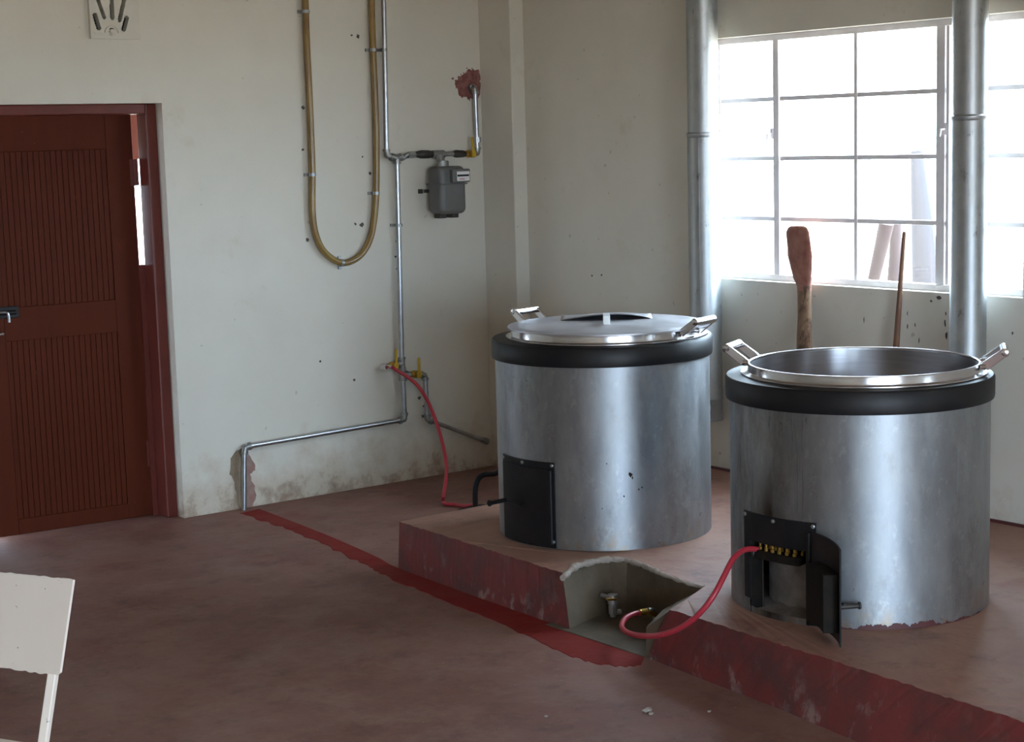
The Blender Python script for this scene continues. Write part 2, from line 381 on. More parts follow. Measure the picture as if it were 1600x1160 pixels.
# ---- steel windows
def bar(name, parent, a, b, m='window'): return obj(name, box(BM(), a, b), m, parent, bevel=0.002)
def make_window(name, y0, y1, z0, z1, ys, zs):
    """local: x = depth (0 = frame plane, + = outside), y and z along the wall"""
    root = bpy.data.objects.new(name, None); COL.objects.link(root); root['kind'] = 'structure'
    fw = 0.028
    for a, b in (((0, y0, z0), (0.035, y1, z0+fw)), ((0, y0, z1-fw), (0.035, y1, z1)), ((0, y0, z0+fw), (0.035, y0+fw, z1-fw)), ((0, y1-fw, z0+fw), (0.035, y1, z1-fw))):
        bar('window_frame', root, a, b)
    for i, (yc, hw) in enumerate(ys): bar('mullion', root, (-0.004 if hw > 0.012 else 0.004, yc-hw, z0+fw), (0.033, yc+hw, z1-fw))
    edges = [y0+fw] + [v for yc, hw in ys for v in (yc-hw, yc+hw)] + [y1-fw]
    spans = [(edges[2*i], edges[2*i+1]) for i in range(len(ys)+1)]
    zed = [z0+fw] + [v for zc in zs for v in (zc-0.010, zc+0.010)] + [z1-fw]
    zsp = [(zed[2*i], zed[2*i+1]) for i in range(len(zs)+1)]
    for (a, b) in spans:
        for zc in zs: bar('glazing_bar', root, (0.006, a, zc-0.010), (0.030, b, zc+0.010))
        for (c, d) in zsp: obj('pane', box(BM(), (0.016, a-0.003, c-0.003), (0.020, b+0.003, d+0.003)), 'glass', root)
    return root
XF = XB+0.055
my = [PX(px, py, XF).y for px, py in ((1213, 200), (1335.5, 200), (1470, 200))]
mz = [PX(1180, py, XF).z for py in (156, 248, 341.5)]
w1 = make_window('window_1', WIN1[0], WIN1[1], WIN1[2], WIN1[3], [(my[2], 0.022), (my[1], 0.010), (my[0], 0.018)], mz[::-1])
w1.location = (XF, 0, 0)
# casement stay pegs and catches on the two thick mullions
for yy, zz in ((my[0]+0.022, 1.83), (my[2]-0.030, 1.83)):
    bm = BM(); box(bm, (-0.012, yy-0.007, zz-0.025), (0.0, yy+0.007, zz+0.025)); tube(bm, [(-0.012, yy, zz), (-0.03, yy+0.006, zz-0.002), (-0.032, yy+0.010, zz-0.03)], 0.005, 8)
    obj('window_catch', bm, 'window', w1)
bar('casement_edge', w1, (-0.012, my[2]-0.052, WIN1[2]+0.03), (0.03, my[2]-0.036, WIN1[3]-0.03))
hw2 = (WIN2[1]-WIN2[0])/2; w2 = make_window('window_3', -hw2, hw2, WIN2[2], WIN2[3], [(-hw2/2, 0.018), (0, 0.010), (hw2/2, 0.018)], [WIN2[2]+(WIN2[3]-WIN2[2])*k/4 for k in (1, 2, 3)]); w2.location = (XF, (WIN2[0]+WIN2[1])/2, 0)
cx = (WIN3[0]+WIN3[1])/2; hwid = (WIN3[1]-WIN3[0])/2
ww = make_window('window_2', -hwid, hwid, WIN3[2], WIN3[3], [(-hwid/2, 0.018), (0, 0.010), (hwid/2, 0.018)], [WIN3[2]+(WIN3[3]-WIN3[2])*k/4 for k in (1, 2, 3)])
ww.location = (cx, YN-0.055, 0); ww.rotation_euler = (0, 0, -PI/2)
d2 = bpy.data.objects.new('door_2', None); COL.objects.link(d2); d2['kind'] = 'structure'; d2.location = (WIN4[0], YN, 0)
for a, b in (((0, -0.15, 0), (0.06, -0.06, WIN4[3])), ((WIN4[1]-WIN4[0]-0.06, -0.15, 0), (WIN4[1]-WIN4[0], -0.06, WIN4[3])), ((0.06, -0.15, WIN4[3]-0.06), (WIN4[1]-WIN4[0]-0.06, -0.06, WIN4[3]))):
    obj('door_frame', box(BM(), a, b), 'frame', d2, bevel=0.004)

# ---- door
door = bpy.data.objects.new('door_1', None); COL.objects.link(door); door['kind'] = 'structure'; door.location = (DX1, 0.0, 0)
fy0, fy1 = 0.065, 0.17
obj('door_frame', box(BM(), (-0.058, fy0, 0), (0.0, fy1, DZ)), 'frame', door, bevel=0.006)
obj('door_frame', box(BM(), (DX0-DX1, fy0, 0), (DX0-DX1+0.058, fy1, DZ)), 'frame', door, bevel=0.006)
obj('door_frame', box(BM(), (DX0-DX1+0.058, fy0, DZ-0.050), (-0.058, fy1, DZ)), 'frame', door, bevel=0.006)
obj('slit_blocker', box(BM(), (-0.085, 0.172, 0.0), (-0.05, 0.182, 1.27)), 'frame', door)  # added strip, keeps daylight out of the lower hinge slit
LW, LH, LT = 0.785, 2.018, 0.042
leaf = bpy.data.objects.new('door_leaf', None); COL.objects.link(leaf); leaf.parent = door
leaf.location = (-0.072, 0.183, 0.002); leaf.rotation_euler = (0, math.radians(-0.25), math.radians(-5.0))
# leaf local: x from 0 (hinge) to -LW, y from 0 (room face) to LT
st_r, st_l = 0.135, 0.095
pz = ((0.075, 0.945), (1.105, 1.845))
for a, b in (((-st_r, 0, 0), (0, LT, LH)), ((-LW, 0, 0), (-LW+st_l, LT, LH))):
    obj('stile', box(BM(), a, b), 'door', leaf, bevel=0.003)
for z0, z1 in ((0, pz[0][0]), (pz[0][1], pz[1][0]), (pz[1][1], LH)):
    obj('rail', box(BM(), (-LW+st_l, 0.0005, z0), (-st_r, LT, z1)), 'door', leaf, bevel=0.002)
npl = 20; pw = (LW-st_l-st_r)/npl
for z0, z1 in pz:
    me = None
    for k in range(npl):
        if me is None:
            o = obj('plank', box(BM(), (0.0012, 0.0055, z0), (pw-0.0012, LT-0.006, z1)), 'door', leaf, bevel=0.0022); me = o
        else:
            o = me.copy(); COL.objects.link(o); o.parent = leaf
        o.location = (-LW+st_l+k*pw, 0.0, 0)
    obj('backing_board', box(BM(), (-LW+st_l, 0.012, z0), (-st_r, LT-0.010, z1)), 'door', leaf)
# black barrel bolt, chrome lever, hinges
zb = 1.085
bm = BM(); box(bm, (-LW+0.0, -0.010, zb-0.028), (-LW+0.165, 0.002, zb+0.028)); tube(bm, [(-LW-0.02, -0.016, zb), (-LW+0.15, -0.016, zb)], 0.011, 10)
bolt_o = obj('barrel_bolt', bm, 'black', leaf, bevel=0.003)
obj('bolt_knob', tube(BM(), spline([(-LW+0.03, -0.028, zb+0.004), (-LW+0.09, -0.034, zb+0.004), (-LW+0.106, -0.036, zb-0.006), (-LW+0.108, -0.037, zb-0.045)], 5), 0.006, 8), 'pipe', bolt_o, smooth=True)
bm = BM(); tube(bm, [(-LW+0.03, 0.0, 0.985), (-LW+0.03, -0.045, 0.985)], 0.012, 10); tube(bm, spline([(-LW-0.04, -0.048, 0.985), (-LW+0.03, -0.050, 0.985), (-LW+0.075, -0.045, 0.988)], 5), 0.009, 10)
obj('lever_handle', bm, 'chrome', leaf, smooth=True)
for z0 in (0.25, 1.66):
    bm = BM(); tube(bm, [(0.006, 0.006, z0), (0.006, 0.006, z0+0.13)], 0.009, 8); box(bm, (-0.02, -0.001, z0), (0.004, 0.003, z0+0.13)); box(bm, (0.004, -0.004, z0), (0.022, 0.002, z0+0.13))
    obj('hinge', bm, 'frame', leaf)

# ---- red skirting at the back of the plinth, paint smears and patches on the left wall
def blob(n, rx, ry, jit, seed):
    rnd = random.Random(seed); return [(math.cos(2*PI*k/n)*rx*(1+rnd.uniform(-jit, jit)), math.sin(2*PI*k/n)*ry*(1+rnd.uniform(-jit, jit))) for k in range(n)]
EX, EZ, NY = Vector((1, 0, 0)), Vector((0, 0, 1)), Vector((0, -1, 0))
def wall_outline(name, px, m, th=0.0025, fine=4, seed=1, jit=0.006):
    rnd = random.Random(seed); P = [PW(*p) for p in px]; pts = spline(P, fine, True)
    c = sum(pts, Vector())/len(pts)
    return obj(name, disc_patch(BM(), c, EX, EZ, NY, [((p-c).x+rnd.uniform(-jit, jit), (p-c).z+rnd.uniform(-jit, jit)) for p in pts], th), m, wall_left)
wall_outline('paint_smear', [(712, 128), (722, 116), (736, 108), (748, 112), (750, 130), (749, 150), (738, 154), (722, 152), (714, 142)], 'primer', 0.0015, 5, 3, 0.008)
_r3 = random.Random(31)
for k in range(16):
    a_ = _r3.uniform(0, 2*PI); d_ = _r3.uniform(17, 28); c = PW(731+math.cos(a_)*d_*.9, 131+math.sin(a_)*d_); sz = _r3.uniform(.003, .008)
    if c.x < -0.012: obj('paint_speck', disc_patch(BM(), c, EX, EZ, NY, blob(7, sz, sz*1.4, .5, 200+k), .001), 'primer', wall_left)
wall_outline('mortar_patch', [(364, 712), (376, 702), (383, 705), (384, 795), (374, 793), (369, 770), (366, 750), (358, 738)], 'mudpatch', 0.003, 4, 5, 0.006)
wall_outline('mortar_patch', [(384, 712), (393, 718), (399, 732), (391, 742), (397, 760), (399, 778), (393, 792), (384, 794)], 'redpatch', 0.003, 4, 6, 0.005)
for k, (px, py, s) in enumerate([(549, 55, .7), (559, 57, 1.3), (473, 168, 1.2), (473, 234, .9), (555, 350, .8), (565, 352, 1.5), (480, 375, 1.3), (619, 377, .8), (618, 401, .9), (620, 420, .8), (500, 565, .8), (553, 594, .9), (578, 271, 1.1), (655, 622, 1.4), (661, 635, .8), (661, 651, 1.2), (566, 245, .6)]):
    c = PW(px, py); obj('wall_plug', disc_patch(BM(), c, EX, EZ, NY, blob(9, 0.007*s, 0.007*s, 0.45, k), 0.005), 'plug', wall_left)
for k, (px, py, sx_, sy_) in enumerate([(1350, 500, .5, 1.6), (1430, 508, .5, 1.2), (1467, 466, 2.2, 1.6), (1455, 471, 1, .8), (1418, 510, .5, 1.5), (1418, 490, .4, 1.3), (1436, 532, .5, 1.5), (1477, 505, .8, 2.2), (1479, 525, 1, 2.5), (1478, 490, .5, 1), (1555, 556, 1.1, 1.3), (1582, 521, .9, .9), (925, 431, 1, .8), (940, 430, 1.3, .7)]):
    c = PX(px, py, XB); obj('chipped_spot', disc_patch(BM(), c, Vector((0, -1, 0)), EZ, Vector((-1, 0, 0)), blob(9, 0.005*sx_, 0.007*sy_, 0.4, 50+k), 0.001), 'plug', wall_right)

# ================================================================== PLINTH
ZP = 0.205
rnd = random.Random(11)
def lerp(a, b, t): return tuple(a[i]+(b[i]-a[i])*t for i in range(len(a)))
top, bot, kind = [], [], []
def add(t, b_, k): top.append(t); bot.append(b_); kind.append(k)
frt = [(-1.700, -1.605), (-1.722, -2.2), (-1.746, -2.779)]; frb = [(-1.725, -1.620), (-1.755, -2.2), (-1.778, -2.860)]
add((XB+0.002, -1.57), (XB+0.002, -1.57), 'front')
for s in range(2):
    for k in range(40):
        t = k/40; j = rnd.uniform(-.0015, .0015) if (s or k) else 0
        p, q = lerp(frt[s], frt[s+1], t), lerp(frb[s], frb[s+1], t); add((p[0]+j, p[1]), (q[0], q[1]), 'front')
add(frt[2], frb[2], 'niche')
ntop = [(-1.66, -2.742), (-1.617, -2.728), (-1.55, -2.722), (-1.477, -2.736), (-1.437, -2.80), (-1.45, -2.92), (-1.483, -3.07), (-1.505, -3.20), (-1.502, -3.296)]
nbot = [(-1.70, -2.832), (-1.66, -2.82), (-1.58, -2.80), (-1.50, -2.79), (-1.475, -2.83), (-1.47, -2.93), (-1.48, -3.05), (-1.50, -3.15), (-1.53, -3.21)]
for a, b_ in zip(ntop, nbot): add(a, b_, 'niche')
add((-1.66, -3.375), (-1.66, -3.25), 'niche')
frt = [(-1.800, -3.434), (-1.826, -4.2), (-1.862, -4.93), (-1.96, -7.2)]; frb = [(-1.790, -3.295), (-1.85, -4.0), (-1.955, -4.75), (-2.05, -7.2)]
for s in range(3):
    for k in range(40):
        t = k/40; j = rnd.uniform(-.0015, .0015) if (s or k) else 0
        p, q = lerp(frt[s], frt[s+1], t), lerp(frb[s], frb[s+1], t); add((p[0]+j, p[1]), (q[0], q[1]), 'front')
add(frt[3], frb[3], 'front'); add((XB+0.002, -7.2), (XB+0.002, -7.2), 'front')
bm = BM(); n_ = len(top)
vt = [bm.verts.new((x, y, ZP)) for i, (x, y) in enumerate(top)]
def mix(i, t): return (top[i][0]*(1-t)+bot[i][0]*t, top[i][1]*(1-t)+bot[i][1]*t)
vu = [bm.verts.new((*(mix(i, .06) if kind[i] == 'niche' else (lambda q: (min(q[0], mix(i, .06)[0]+.001), q[1]))(mix(i, .06))), ZP*0.93)) for i in range(n_)]
vm = [bm.verts.new((*mix(i, .5), ZP*0.5)) for i in range(n_)]
vb = [bm.verts.new((x, y, -0.02)) for x, y in bot]
from mathutils.geometry import delaunay_2d_cdt
cv_, ce_, cf_, ov_, oe_, of_ = delaunay_2d_cdt([Vector(p) for p in top], [], [list(range(n_))], 1, 1e-6)
for tri in cf_: bm.faces.new([vt[ov_[k][0]] for k in tri]).material_index = 0
for i in range(n_):
    j = (i+1) % n_; mi = 2 if kind[i] == 'niche' else 1
    bm.faces.new((vt[i], vu[i], vu[j], vt[j])).material_index = mi; bm.faces.new((vu[i], vm[i], vm[j], vu[j])).material_index = mi; bm.faces.new((vm[i], vb[i], vb[j], vm[j])).material_index = mi
for i in range(2, n_-3): vt[i].co.z += rnd.uniform(-.004, .0015)
plinth = thing('stove_plinth', 'low red painted concrete plinth with a broken out niche, carrying both cooking stoves', 'plinth', (0, 0, 0))
obj('plinth_block', bm, None, plinth, mats=['plinth_top', 'plinth_front', 'niche'])
# rough pale lip along the broken edge of the niche
lip = [(-1.752, -2.792, ZP-.018)] + [(x, y, ZP-0.004) for x, y in ntop]
lp = spline(lip, 6); rnd = random.Random(4)
rad = [0.017*(1-0.6*i/len(lp))*rnd.uniform(.6, 1.25) for i in range(len(lp))]
o = obj('mortar_lip', tube(BM(), [p+Vector((rnd.uniform(-.004, .004), rnd.uniform(-.004, .004), 0)) for p in lp], rad, 8), 'mortar', plinth, smooth=True, autosmooth=60); o['label'] = 'pale broken mortar edge'
# sloping cement fill at the right of the niche
bm = BM(); vv = [bm.verts.new(p) for p in ((-1.51, -3.29, ZP-.012), (-1.79, -3.42, ZP-.012), (-1.79, -3.30, 0.11), (-1.62, -3.20, 0.12), (-1.53, -3.18, 0.13), (-1.52, -3.28, -.01), (-1.79, -3.41, -.01), (-1.79, -3.295, -.01), (-1.62, -3.20, -.01), (-1.53, -3.18, -.01))]
bm.faces.new(vv[0:5]); 
for i in range(5): bm.faces.new((vv[i], vv[(i+1) % 5], vv[5+(i+1) % 5], vv[5+i]))
obj('cement_fill', bm, 'niche', plinth)
obj('niche_floor', box(BM(), (-1.80, -3.33, -0.01), (-1.45, -2.74, 0.006)), 'niche', plinth)
# red skirting where plinth meets the wall
bm = BM(); box(bm, (XB-0.010, -7.2, ZP-0.06), (XB+0.01, -1.55, ZP+0.012)); o = struct(obj('baseboard_right', bm, 'red_skirt'))
# red screed strip over the buried pipe, laid on the floor
sl = [(374, 803), (430, 822), (500, 850), (560, 880), (606, 904), (700, 943), (800, 985), (880, 1022), (940, 1040), (1000, 1043)]
sr = [(402, 797), (450, 815), (520, 843), (585, 872), (621, 890), (720, 924), (800, 953), (860, 975), (900, 993), (1006, 1030)]
L1 = spline([PF(x, y) for x, y in sl], 9); R1 = spline([PF(x, y) for x, y in sr], 9); rnd = random.Random(3); bm = BM(); rows = []
for a, b_ in zip(L1, R1):
    j = rnd.uniform(-.016, .016); d = (b_-a).normalized()
    a2, b2 = a+d*j, b_+d*0.012
    rows.append([bm.verts.new((a2.x, a2.y, -0.004)), bm.verts.new((a2.x+d.x*.012, a2.y+d.y*.012, 0.002)), bm.verts.new((b2.x, b2.y, 0.003)), bm.verts.new((b2.x, b2.y, -0.004))])
for i in range(len(rows)-1):
    for k in range(3): bm.faces.new((rows[i][k], rows[i][k+1], rows[i+1][k+1], rows[i+1][k]))
bm.faces.new(rows[0]); bm.faces.new(rows[-1][::-1])
floor = bpy.data.objects['floor']
o = obj('screed_strip', bm, 'red_screed', floor); o['label'] = 'bright red cement strip along the plinth'

# ================================================================== STOVES
P1 = Vector((-1.118, -2.299, ZP)); P2 = Vector((-1.181, -3.746, ZP))
HB = 0.728                                        # height of the black band's lower edge above the plinth
A0, A1 = 163.0, 203.5                             # fire door plate, degrees
SH = Vector((_r.x, _r.y, 0))
def make_stove(loc, label, open_door, bodymat, zb, shift):
    t = thing('cooking_stove', label, 'stove', loc, 0, 'big drum shaped cooking stoves')
    R = 0.446; seg = 180
    zs = [0.0, 0.022, 0.13, 0.255, 0.40, 0.55, zb+0.02]
    hole = lambda i, a: open_door and 1 <= i <= 2 and 167 < math.degrees(a) < 199.5
    obj('drum', lathe(BM(), [(R, z) for z in zs], seg, skip=hole), bodymat, t, smooth=True)
    # a lapped vertical seam down the sheet
    obj('sheet_seam', arcplate(BM(), R-0.002, R+0.0025, 331, 333.5, 0.0, zb, 2), bodymat, t)
    bm = BM(); zt = zb+0.078; Rb = 0.458
    lathe(bm, [(R-0.01, zb), (Rb, zb), (Rb+0.002, zb+0.01), (Rb+0.002, zt-0.008), (Rb-0.004, zt), (0.412, zt+0.004), (0.412, zt-0.05)], seg)
    for v in bm.verts:
        if math.hypot(v.co.x, v.co.y) < 0.42: v.co += SH*shift
    o = obj('rim_band', bm, 'black', t, smooth=True); o['label'] = 'black painted rim band'
    # fire door surround
    zd0, zd1 = 0.004, 0.352
    bm = BM(); r0, r1 = R-0.001, R+0.006
    hz = 0.255
    arcplate(bm, r0, r1, A0, A1, hz if open_door else 0.30, zd1, 18)
    arcplate(bm, r0, r1, A0, 167.5, zd0 if not open_door else 0.05, hz+.05, 3); arcplate(bm, r0, r1, 199.0, A1, zd0, hz+.05, 3)
    if not open_door: arcplate(bm, r0, r1, 167.5, 199.0, zd0, 0.03, 14)
    fr_ = obj('fire_door_surround', bm, 'black', t)
    for a, z in ((164.2, zd1-.012), (183, zd1-.012), (202.3, zd1-.012), (202.3, 0.03)) + (() if open_door else ((171, .018), (186, .018))):
        aa = math.radians(a); nn = Vector((math.cos(aa), math.sin(aa), 0))
        obj('bolt_head', bolt(BM(), nn*(R+.006)+Vector((0, 0, z)), nn, 0.0075, 0.006), 'fitting', fr_)
    # fire door: built closed, then turned on its hinge
    ha = math.radians(201.0); hp = Vector((math.cos(ha)*(R+.010), math.sin(ha)*(R+.010), 0))
    dr = bpy.data.objects.new('fire_door', None); COL.objects.link(dr); dr.parent = t; dr.location = hp
    S = Matrix.Translation(-hp)
    bm = arcplate(BM(), R+0.008, R+0.014, 165.0, 200.5, 0.012, 0.325, 18); bmesh.ops.transform(bm, matrix=S, verts=bm.verts[:])
    obj('door_sheet', bm, 'black', dr, bevel=0.001)
    bm = arcplate(BM(), R-0.040, R+0.009, 170.5, 194.5, 0.045, 0.235, 10); bmesh.ops.transform(bm, matrix=S, verts=bm.verts[:])
    if open_door: obj('door_lining_box', bm, 'soot', dr, bevel=0.002)
    else: bm.free()
    bm = tube(BM(), [(0.004, 0, 0.02), (0.004, 0, 0.32)], 0.009, 10); obj('hinge_rod', bm, 'black', dr, smooth=True)
    # latch: flat lever with a round grip standing out from the door
    aa = math.radians(184.0); nn = Vector((math.cos(aa), math.sin(aa), 0)); tt = Vector((-nn.y, nn.x, 0)); c = nn*(R+.014)-hp+Vector((0, 0, 0.118 if open_door else 0.165))
    bm = BM(); tube(bm, [c-nn*.004, c+nn*.016], 0.010, 10)
    tube(bm, [c+nn*.014, c+nn*.016-tt*.075+Vector((0, 0, .01))], 0.006, 8, sx=.5)
    e = c+nn*.016-tt*(.09 if not open_door else -.02)+Vector((0, 0, .012 if not open_door else -.025))
    lt = obj('latch_lever', bm, 'black', dr, smooth=True)
    bm = BM(); tube(bm, [e, e+nn*.012, e+nn*.082, e+nn*.084, e+nn*.090], [.009, .009, .009, .013, .013], 10)
    obj('latch_grip', bm, 'iron' if open_door else 'black', lt, smooth=True)
    if open_door: dr.rotation_euler = (0, 0, math.radians(149.0))
    # firebox
    bm = BM(); lathe(bm, [(0.40, 0.003), (0.40, 0.60), (0.0, 0.60)], 60, skip=(lambda i, a: open_door and i == 0 and 166 < math.degrees(a) < 200.5))
    obj('firebox_liner', bm, 'liner', t, smooth=True)
    if open_door:
        bm = BM()
        for d in (167.0, 199.5): arcplate(bm, 0.395, R, d-.35, d+.35, 0.0, 0.255, 1)
        arcplate(bm, 0.395, R, 167.0, 199.5, 0.252, 0.260, 12); obj('opening_sides', bm, 'soot', t)
        bm = BM(); rnd = random.Random(9); lathe(bm, [(0.0, 0.03), (0.15, 0.028), (0.28, 0.024), (0.36, 0.018), (0.43, 0.006), (0.44, -0.002)], 70)
        for v in bm.verts: v.co.z += rnd.uniform(-.004, .008) if v.co.length > .02 else 0
        obj('ash_bed', bm, 'ash', t, smooth=True)
        obj('heat_shield', arcplate(BM(), 0.335, 0.341, 158, 208, 0.0, 0.197, 16), 'ash', t, smooth=True)
    return t
s1 = make_stove(P1, 'galvanised drum stove with closed black fire door, in front of the corner column', False, 'galv', HB+0.008, .022)
s2 = make_stove(P2, 'sooty galvanised drum stove with its black fire door swung open', True, 'galv_soot', HB-0.012, .016)
rnd = random.Random(21); bm = BM(); lo_, hi_ = [], []; hz_ = .008
for k in range(241):
    a = math.radians(207+(286-207)*k/240); c_, s_ = math.cos(a), math.sin(a); hz_ = min(.022, max(.002, hz_+rnd.uniform(-.004, .004)))
    lo_.append(bm.verts.new((.4475*c_, .4475*s_, 0))); hi_.append(bm.verts.new((.4472*c_, .4472*s_, hz_*(1-max(0, k-180)/70))))
for k in range(240): bm.faces.new((lo_[k], lo_[k+1], hi_[k+1], hi_[k]))
o = obj('red_paint_edge', bm, 'red_skirt', s2); o['label'] = 'red paint splashed on the foot of the drum'
def scuff(parent, c, px, s, seed):
    d = ray(*px); o_ = Vector((CAM.x-c.x, CAM.y-c.y)); dd = Vector((d.x, d.y)); a = dd.dot(dd); b = o_.dot(dd); t = (-b-math.sqrt(b*b-a*(o_.dot(o_)-.446**2)))/a
    p = CAM+d*t-c; n_ = Vector((p.x, p.y, 0)).normalized(); t_ = Vector((-n_.y, n_.x, 0))
    obj('scuff_mark', disc_patch(BM(), p, t_, EZ, n_, blob(9, .008*s, .012*s, .45, seed), .0012), 'soot', parent)
for k, (x_, y_, s_) in enumerate(((985, 742, .9), (988, 747, .5), (948, 725, .3), (998, 765, .35), (1003, 762, .3), (975, 776, .35), (941, 795, .25))): scuff(s1, P1, (x_, y_), s_, 70+k)
for k, (x_, ya_, yb_, w_) in enumerate(((1218, 655, 690, .0035), (1238, 655, 730, .003), (1246, 655, 800, .003), (1254, 657, 812, .0028), (1260, 652, 664, .004), (1227, 655, 672, .003), (1202, 650, 668, .003), (1497, 700, 790, .002))):
    def onc(x, y):
        d = ray(x, y); o_ = Vector((CAM.x-P2.x, CAM.y-P2.y)); dd = Vector((d.x, d.y)); a = dd.dot(dd); b = o_.dot(dd); return CAM+d*((-b-math.sqrt(b*b-a*(o_.dot(o_)-.4462**2)))/a)-P2
    p0, p1 = onc(x_, ya_), onc(x_, yb_); n_ = Vector((p0.x, p0.y, 0)).normalized(); t_ = Vector((-n_.y, n_.x, 0)); c_ = Vector((p0.x, p0.y, (p0.z+p1.z)/2)); h_ = (p0.z-p1.z)/2
    rnd = random.Random(k); m_ = [-1+.2*i for i in range(11)]
    obj('drip_stain', disc_patch(BM(), c_, t_, EZ, n_, [(w_*.55*rnd.uniform(.3, 1)*(1 if v > -.8 else .5)+.0012*math.sin(v*4+k), v*h_) for v in m_]+[(-w_*.55*rnd.uniform(.3, 1)+.0012*math.sin(v*4+k), v*h_) for v in m_[::-1]], .0009), 'grime' if k < 7 else 'galv', s2)
# gas burner with brass jets in the open fire door
c2 = P2
burner = thing('gas_burner', 'black gas burner with a row of brass jets in the open fire door', 'burner', (P2.x, P2.y, ZP))
def cyl(r, d, z): a = math.radians(d); return Vector((r*math.cos(a), r*math.sin(a), z))
bm = arcplate(BM(), 0.315, 0.452, 170.0, 196.0, 0.198, 0.226, 12); obj('burner_tray', bm, 'soot', burner, bevel=0.004)
bm = BM(); tube(bm, [cyl(.452, 169, .212), cyl(.40, 171, .212), cyl(.36, 176, .212)], 0.016, 10); obj('gas_inlet', bm, 'iron', burner, smooth=True)
for row, rr in enumerate((0.435, 0.405)):
    for k in range(6):
        d = 172.5+k*4.0+row*2; c = cyl(rr, d, 0.224)
        bm = BM(); tube(bm, [c, c+EZ*.012, c+EZ*.014, c+EZ*.026], [.0065, .0065, .004, .004], 8); obj('jet', bm, 'brass', burner, smooth=True)
for d in (173, 193): obj('burner_leg', tube(BM(), [cyl(.325, d, 0.0), cyl(.325, d, .205)], .006, 8), 'soot', burner)

# ---- cooking pots
def handle(parent, ang, z0, R, zrise=0.045, hw=0.068):
    a = math.radians(ang); n = Vector((math.cos(a), math.sin(a), 0)); t = Vector((-n.y, n.x, 0))
    h = bpy.data.objects.new('handle', None); COL.objects.link(h); h.parent = parent
    A = n*(R+0.014)+Vector((0, 0, z0)); B = n*(R+0.075)+Vector((0, 0, z0+zrise))
    d = (B-A).normalized(); up = d.cross(t).normalized()
    for s in (-1, 1):
        bm = BM(); o0 = t*s*hw
        vv = []
        for p, wd in ((A-d*.006, .016), (B, .014)):
            vv.append([bm.verts.new(p+o0+t*x+up*y) for x, y in ((-.007, -wd), (.007, -wd), (.007, wd), (-.007, wd))])
        for k in range(4): bm.faces.new((vv[0][k], vv[0][(k+1) % 4], vv[1][(k+1) % 4], vv[1][k]))
        bm.faces.new(vv[0][::-1]); bm.faces.new(vv[1])
        obj('handle_arm', bm, 'chrome', h, bevel=0.003)
    obj('grip_bar', tube(BM(), [B-t*(hw+.007), B-t*(hw+.005), B+t*(hw+.005), B+t*(hw+.007)], [.012, .0155, .0155, .012], 16), 'chrome', h, smooth=True)
    for s in (-1, 1):
        obj('handle_foot', tube(BM(), [n*(R-.004)+t*s*hw+Vector((0, 0, z0-.004)), n*(R+.014)+t*s*hw+Vector((0, 0, z0-.004))], 0.012, 10), 'chrome', h, smooth=True)
def make_pot(loc, label, h1, h2, zr):
    """loc z = top of the black band; zr = rim height above it"""
    t = thing('cooking_pot', label, 'pot', loc, 0, 'stainless cooking pots set in the stoves')
    R = 0.397
    bm = BM(); lathe(bm, [(R+.024, 0.001), (R+.024, 0.004), (R+.006, 0.005), (R+.001, 0.007), (R, 0.010), (R, zr-.002), (R-.002, zr), (R-.005, zr), (R-.007, zr-.003), (R-.007, zr-.010)], 128)
    obj('rim_collar', bm, 'steel', t, smooth=True, autosmooth=28)
    bm = BM(); lathe(bm, [(R-.007, zr-.010), (R-.008, -0.34), (R-.03, -0.385), (R-.08, -0.40), (0.0, -0.40)], 128); obj('inner_wall', bm, 'steel_in', t, smooth=True)
    handle(t, h1, 0.030, R); handle(t, h2, 0.030, R)
    return t
zb1 = ZP+HB+0.008+0.082; zb2 = ZP+HB-0.012+0.082
q1 = make_pot((P1.x+SH.x*.022, P1.y+SH.y*.022, zb1), 'stainless cooking pot closed by a flat lid, sunk in the stove', 98, -75, 0.036)
q2 = make_pot((P2.x+SH.x*.016, P2.y+SH.y*.016, zb2), 'open empty stainless cooking pot sunk in the sooty stove', 117, -52, 0.036)
# lid: flat, with a buckled flap at the back
lid = thing('pot_lid', 'dull round steel lid with a small strap handle on the closed pot', 'lid', (P1.x+SH.x*.022, P1.y+SH.y*.022, zb1+0.037))
bm = BM(); RL = 0.412; rings = 26; seg = 120; rows = []
vd = math.atan2(-(CAM.y-P1.y), -(CAM.x-P1.x))     # the side away from the door end of the room
for i in range(rings+1):
    r = RL*i/rings; row = []
    for k in range(seg):
        a = 2*PI*k/seg; da = (a-vd+PI) % (2*PI)-PI; xx = r*math.cos(da)/RL; yy = r*math.sin(da)/RL
        z = 0.009 - 0.003*(1 if r > RL*.93 else 0)
        row.append(bm.verts.new((r*math.cos(a), r*math.sin(a), z)) if i else None)
    rows.append(row)
cv = bm.verts.new((0, 0, 0.009))
for k in range(seg): bm.faces.new((cv, rows[1][k], rows[1][(k+1) % seg]))
for i in range(1, rings):
    for k in range(seg): bm.faces.new((rows[i][k], rows[i+1][k], rows[i+1][(k+1) % seg], rows[i][(k+1) % seg]))
sk = [bm.verts.new((v.co.x*1.002, v.co.y*1.002, 0.0)) for v in rows[-1]]
for k in range(seg): bm.faces.new((rows[-1][k], sk[k], sk[(k+1) % seg], rows[-1][(k+1) % seg]))
sk2 = [bm.verts.new((v.co.x*.985, v.co.y*.985, 0.0)) for v in sk]
for k in range(seg): bm.faces.new((sk[k], sk2[k], sk2[(k+1) % seg], sk[(k+1) % seg]))
obj('lid_sheet', bm, 'lid', lid, smooth=True, autosmooth=35)
Rv = Matrix.Rotation(vd, 4, 'Z'); bm = BM(); rows = []
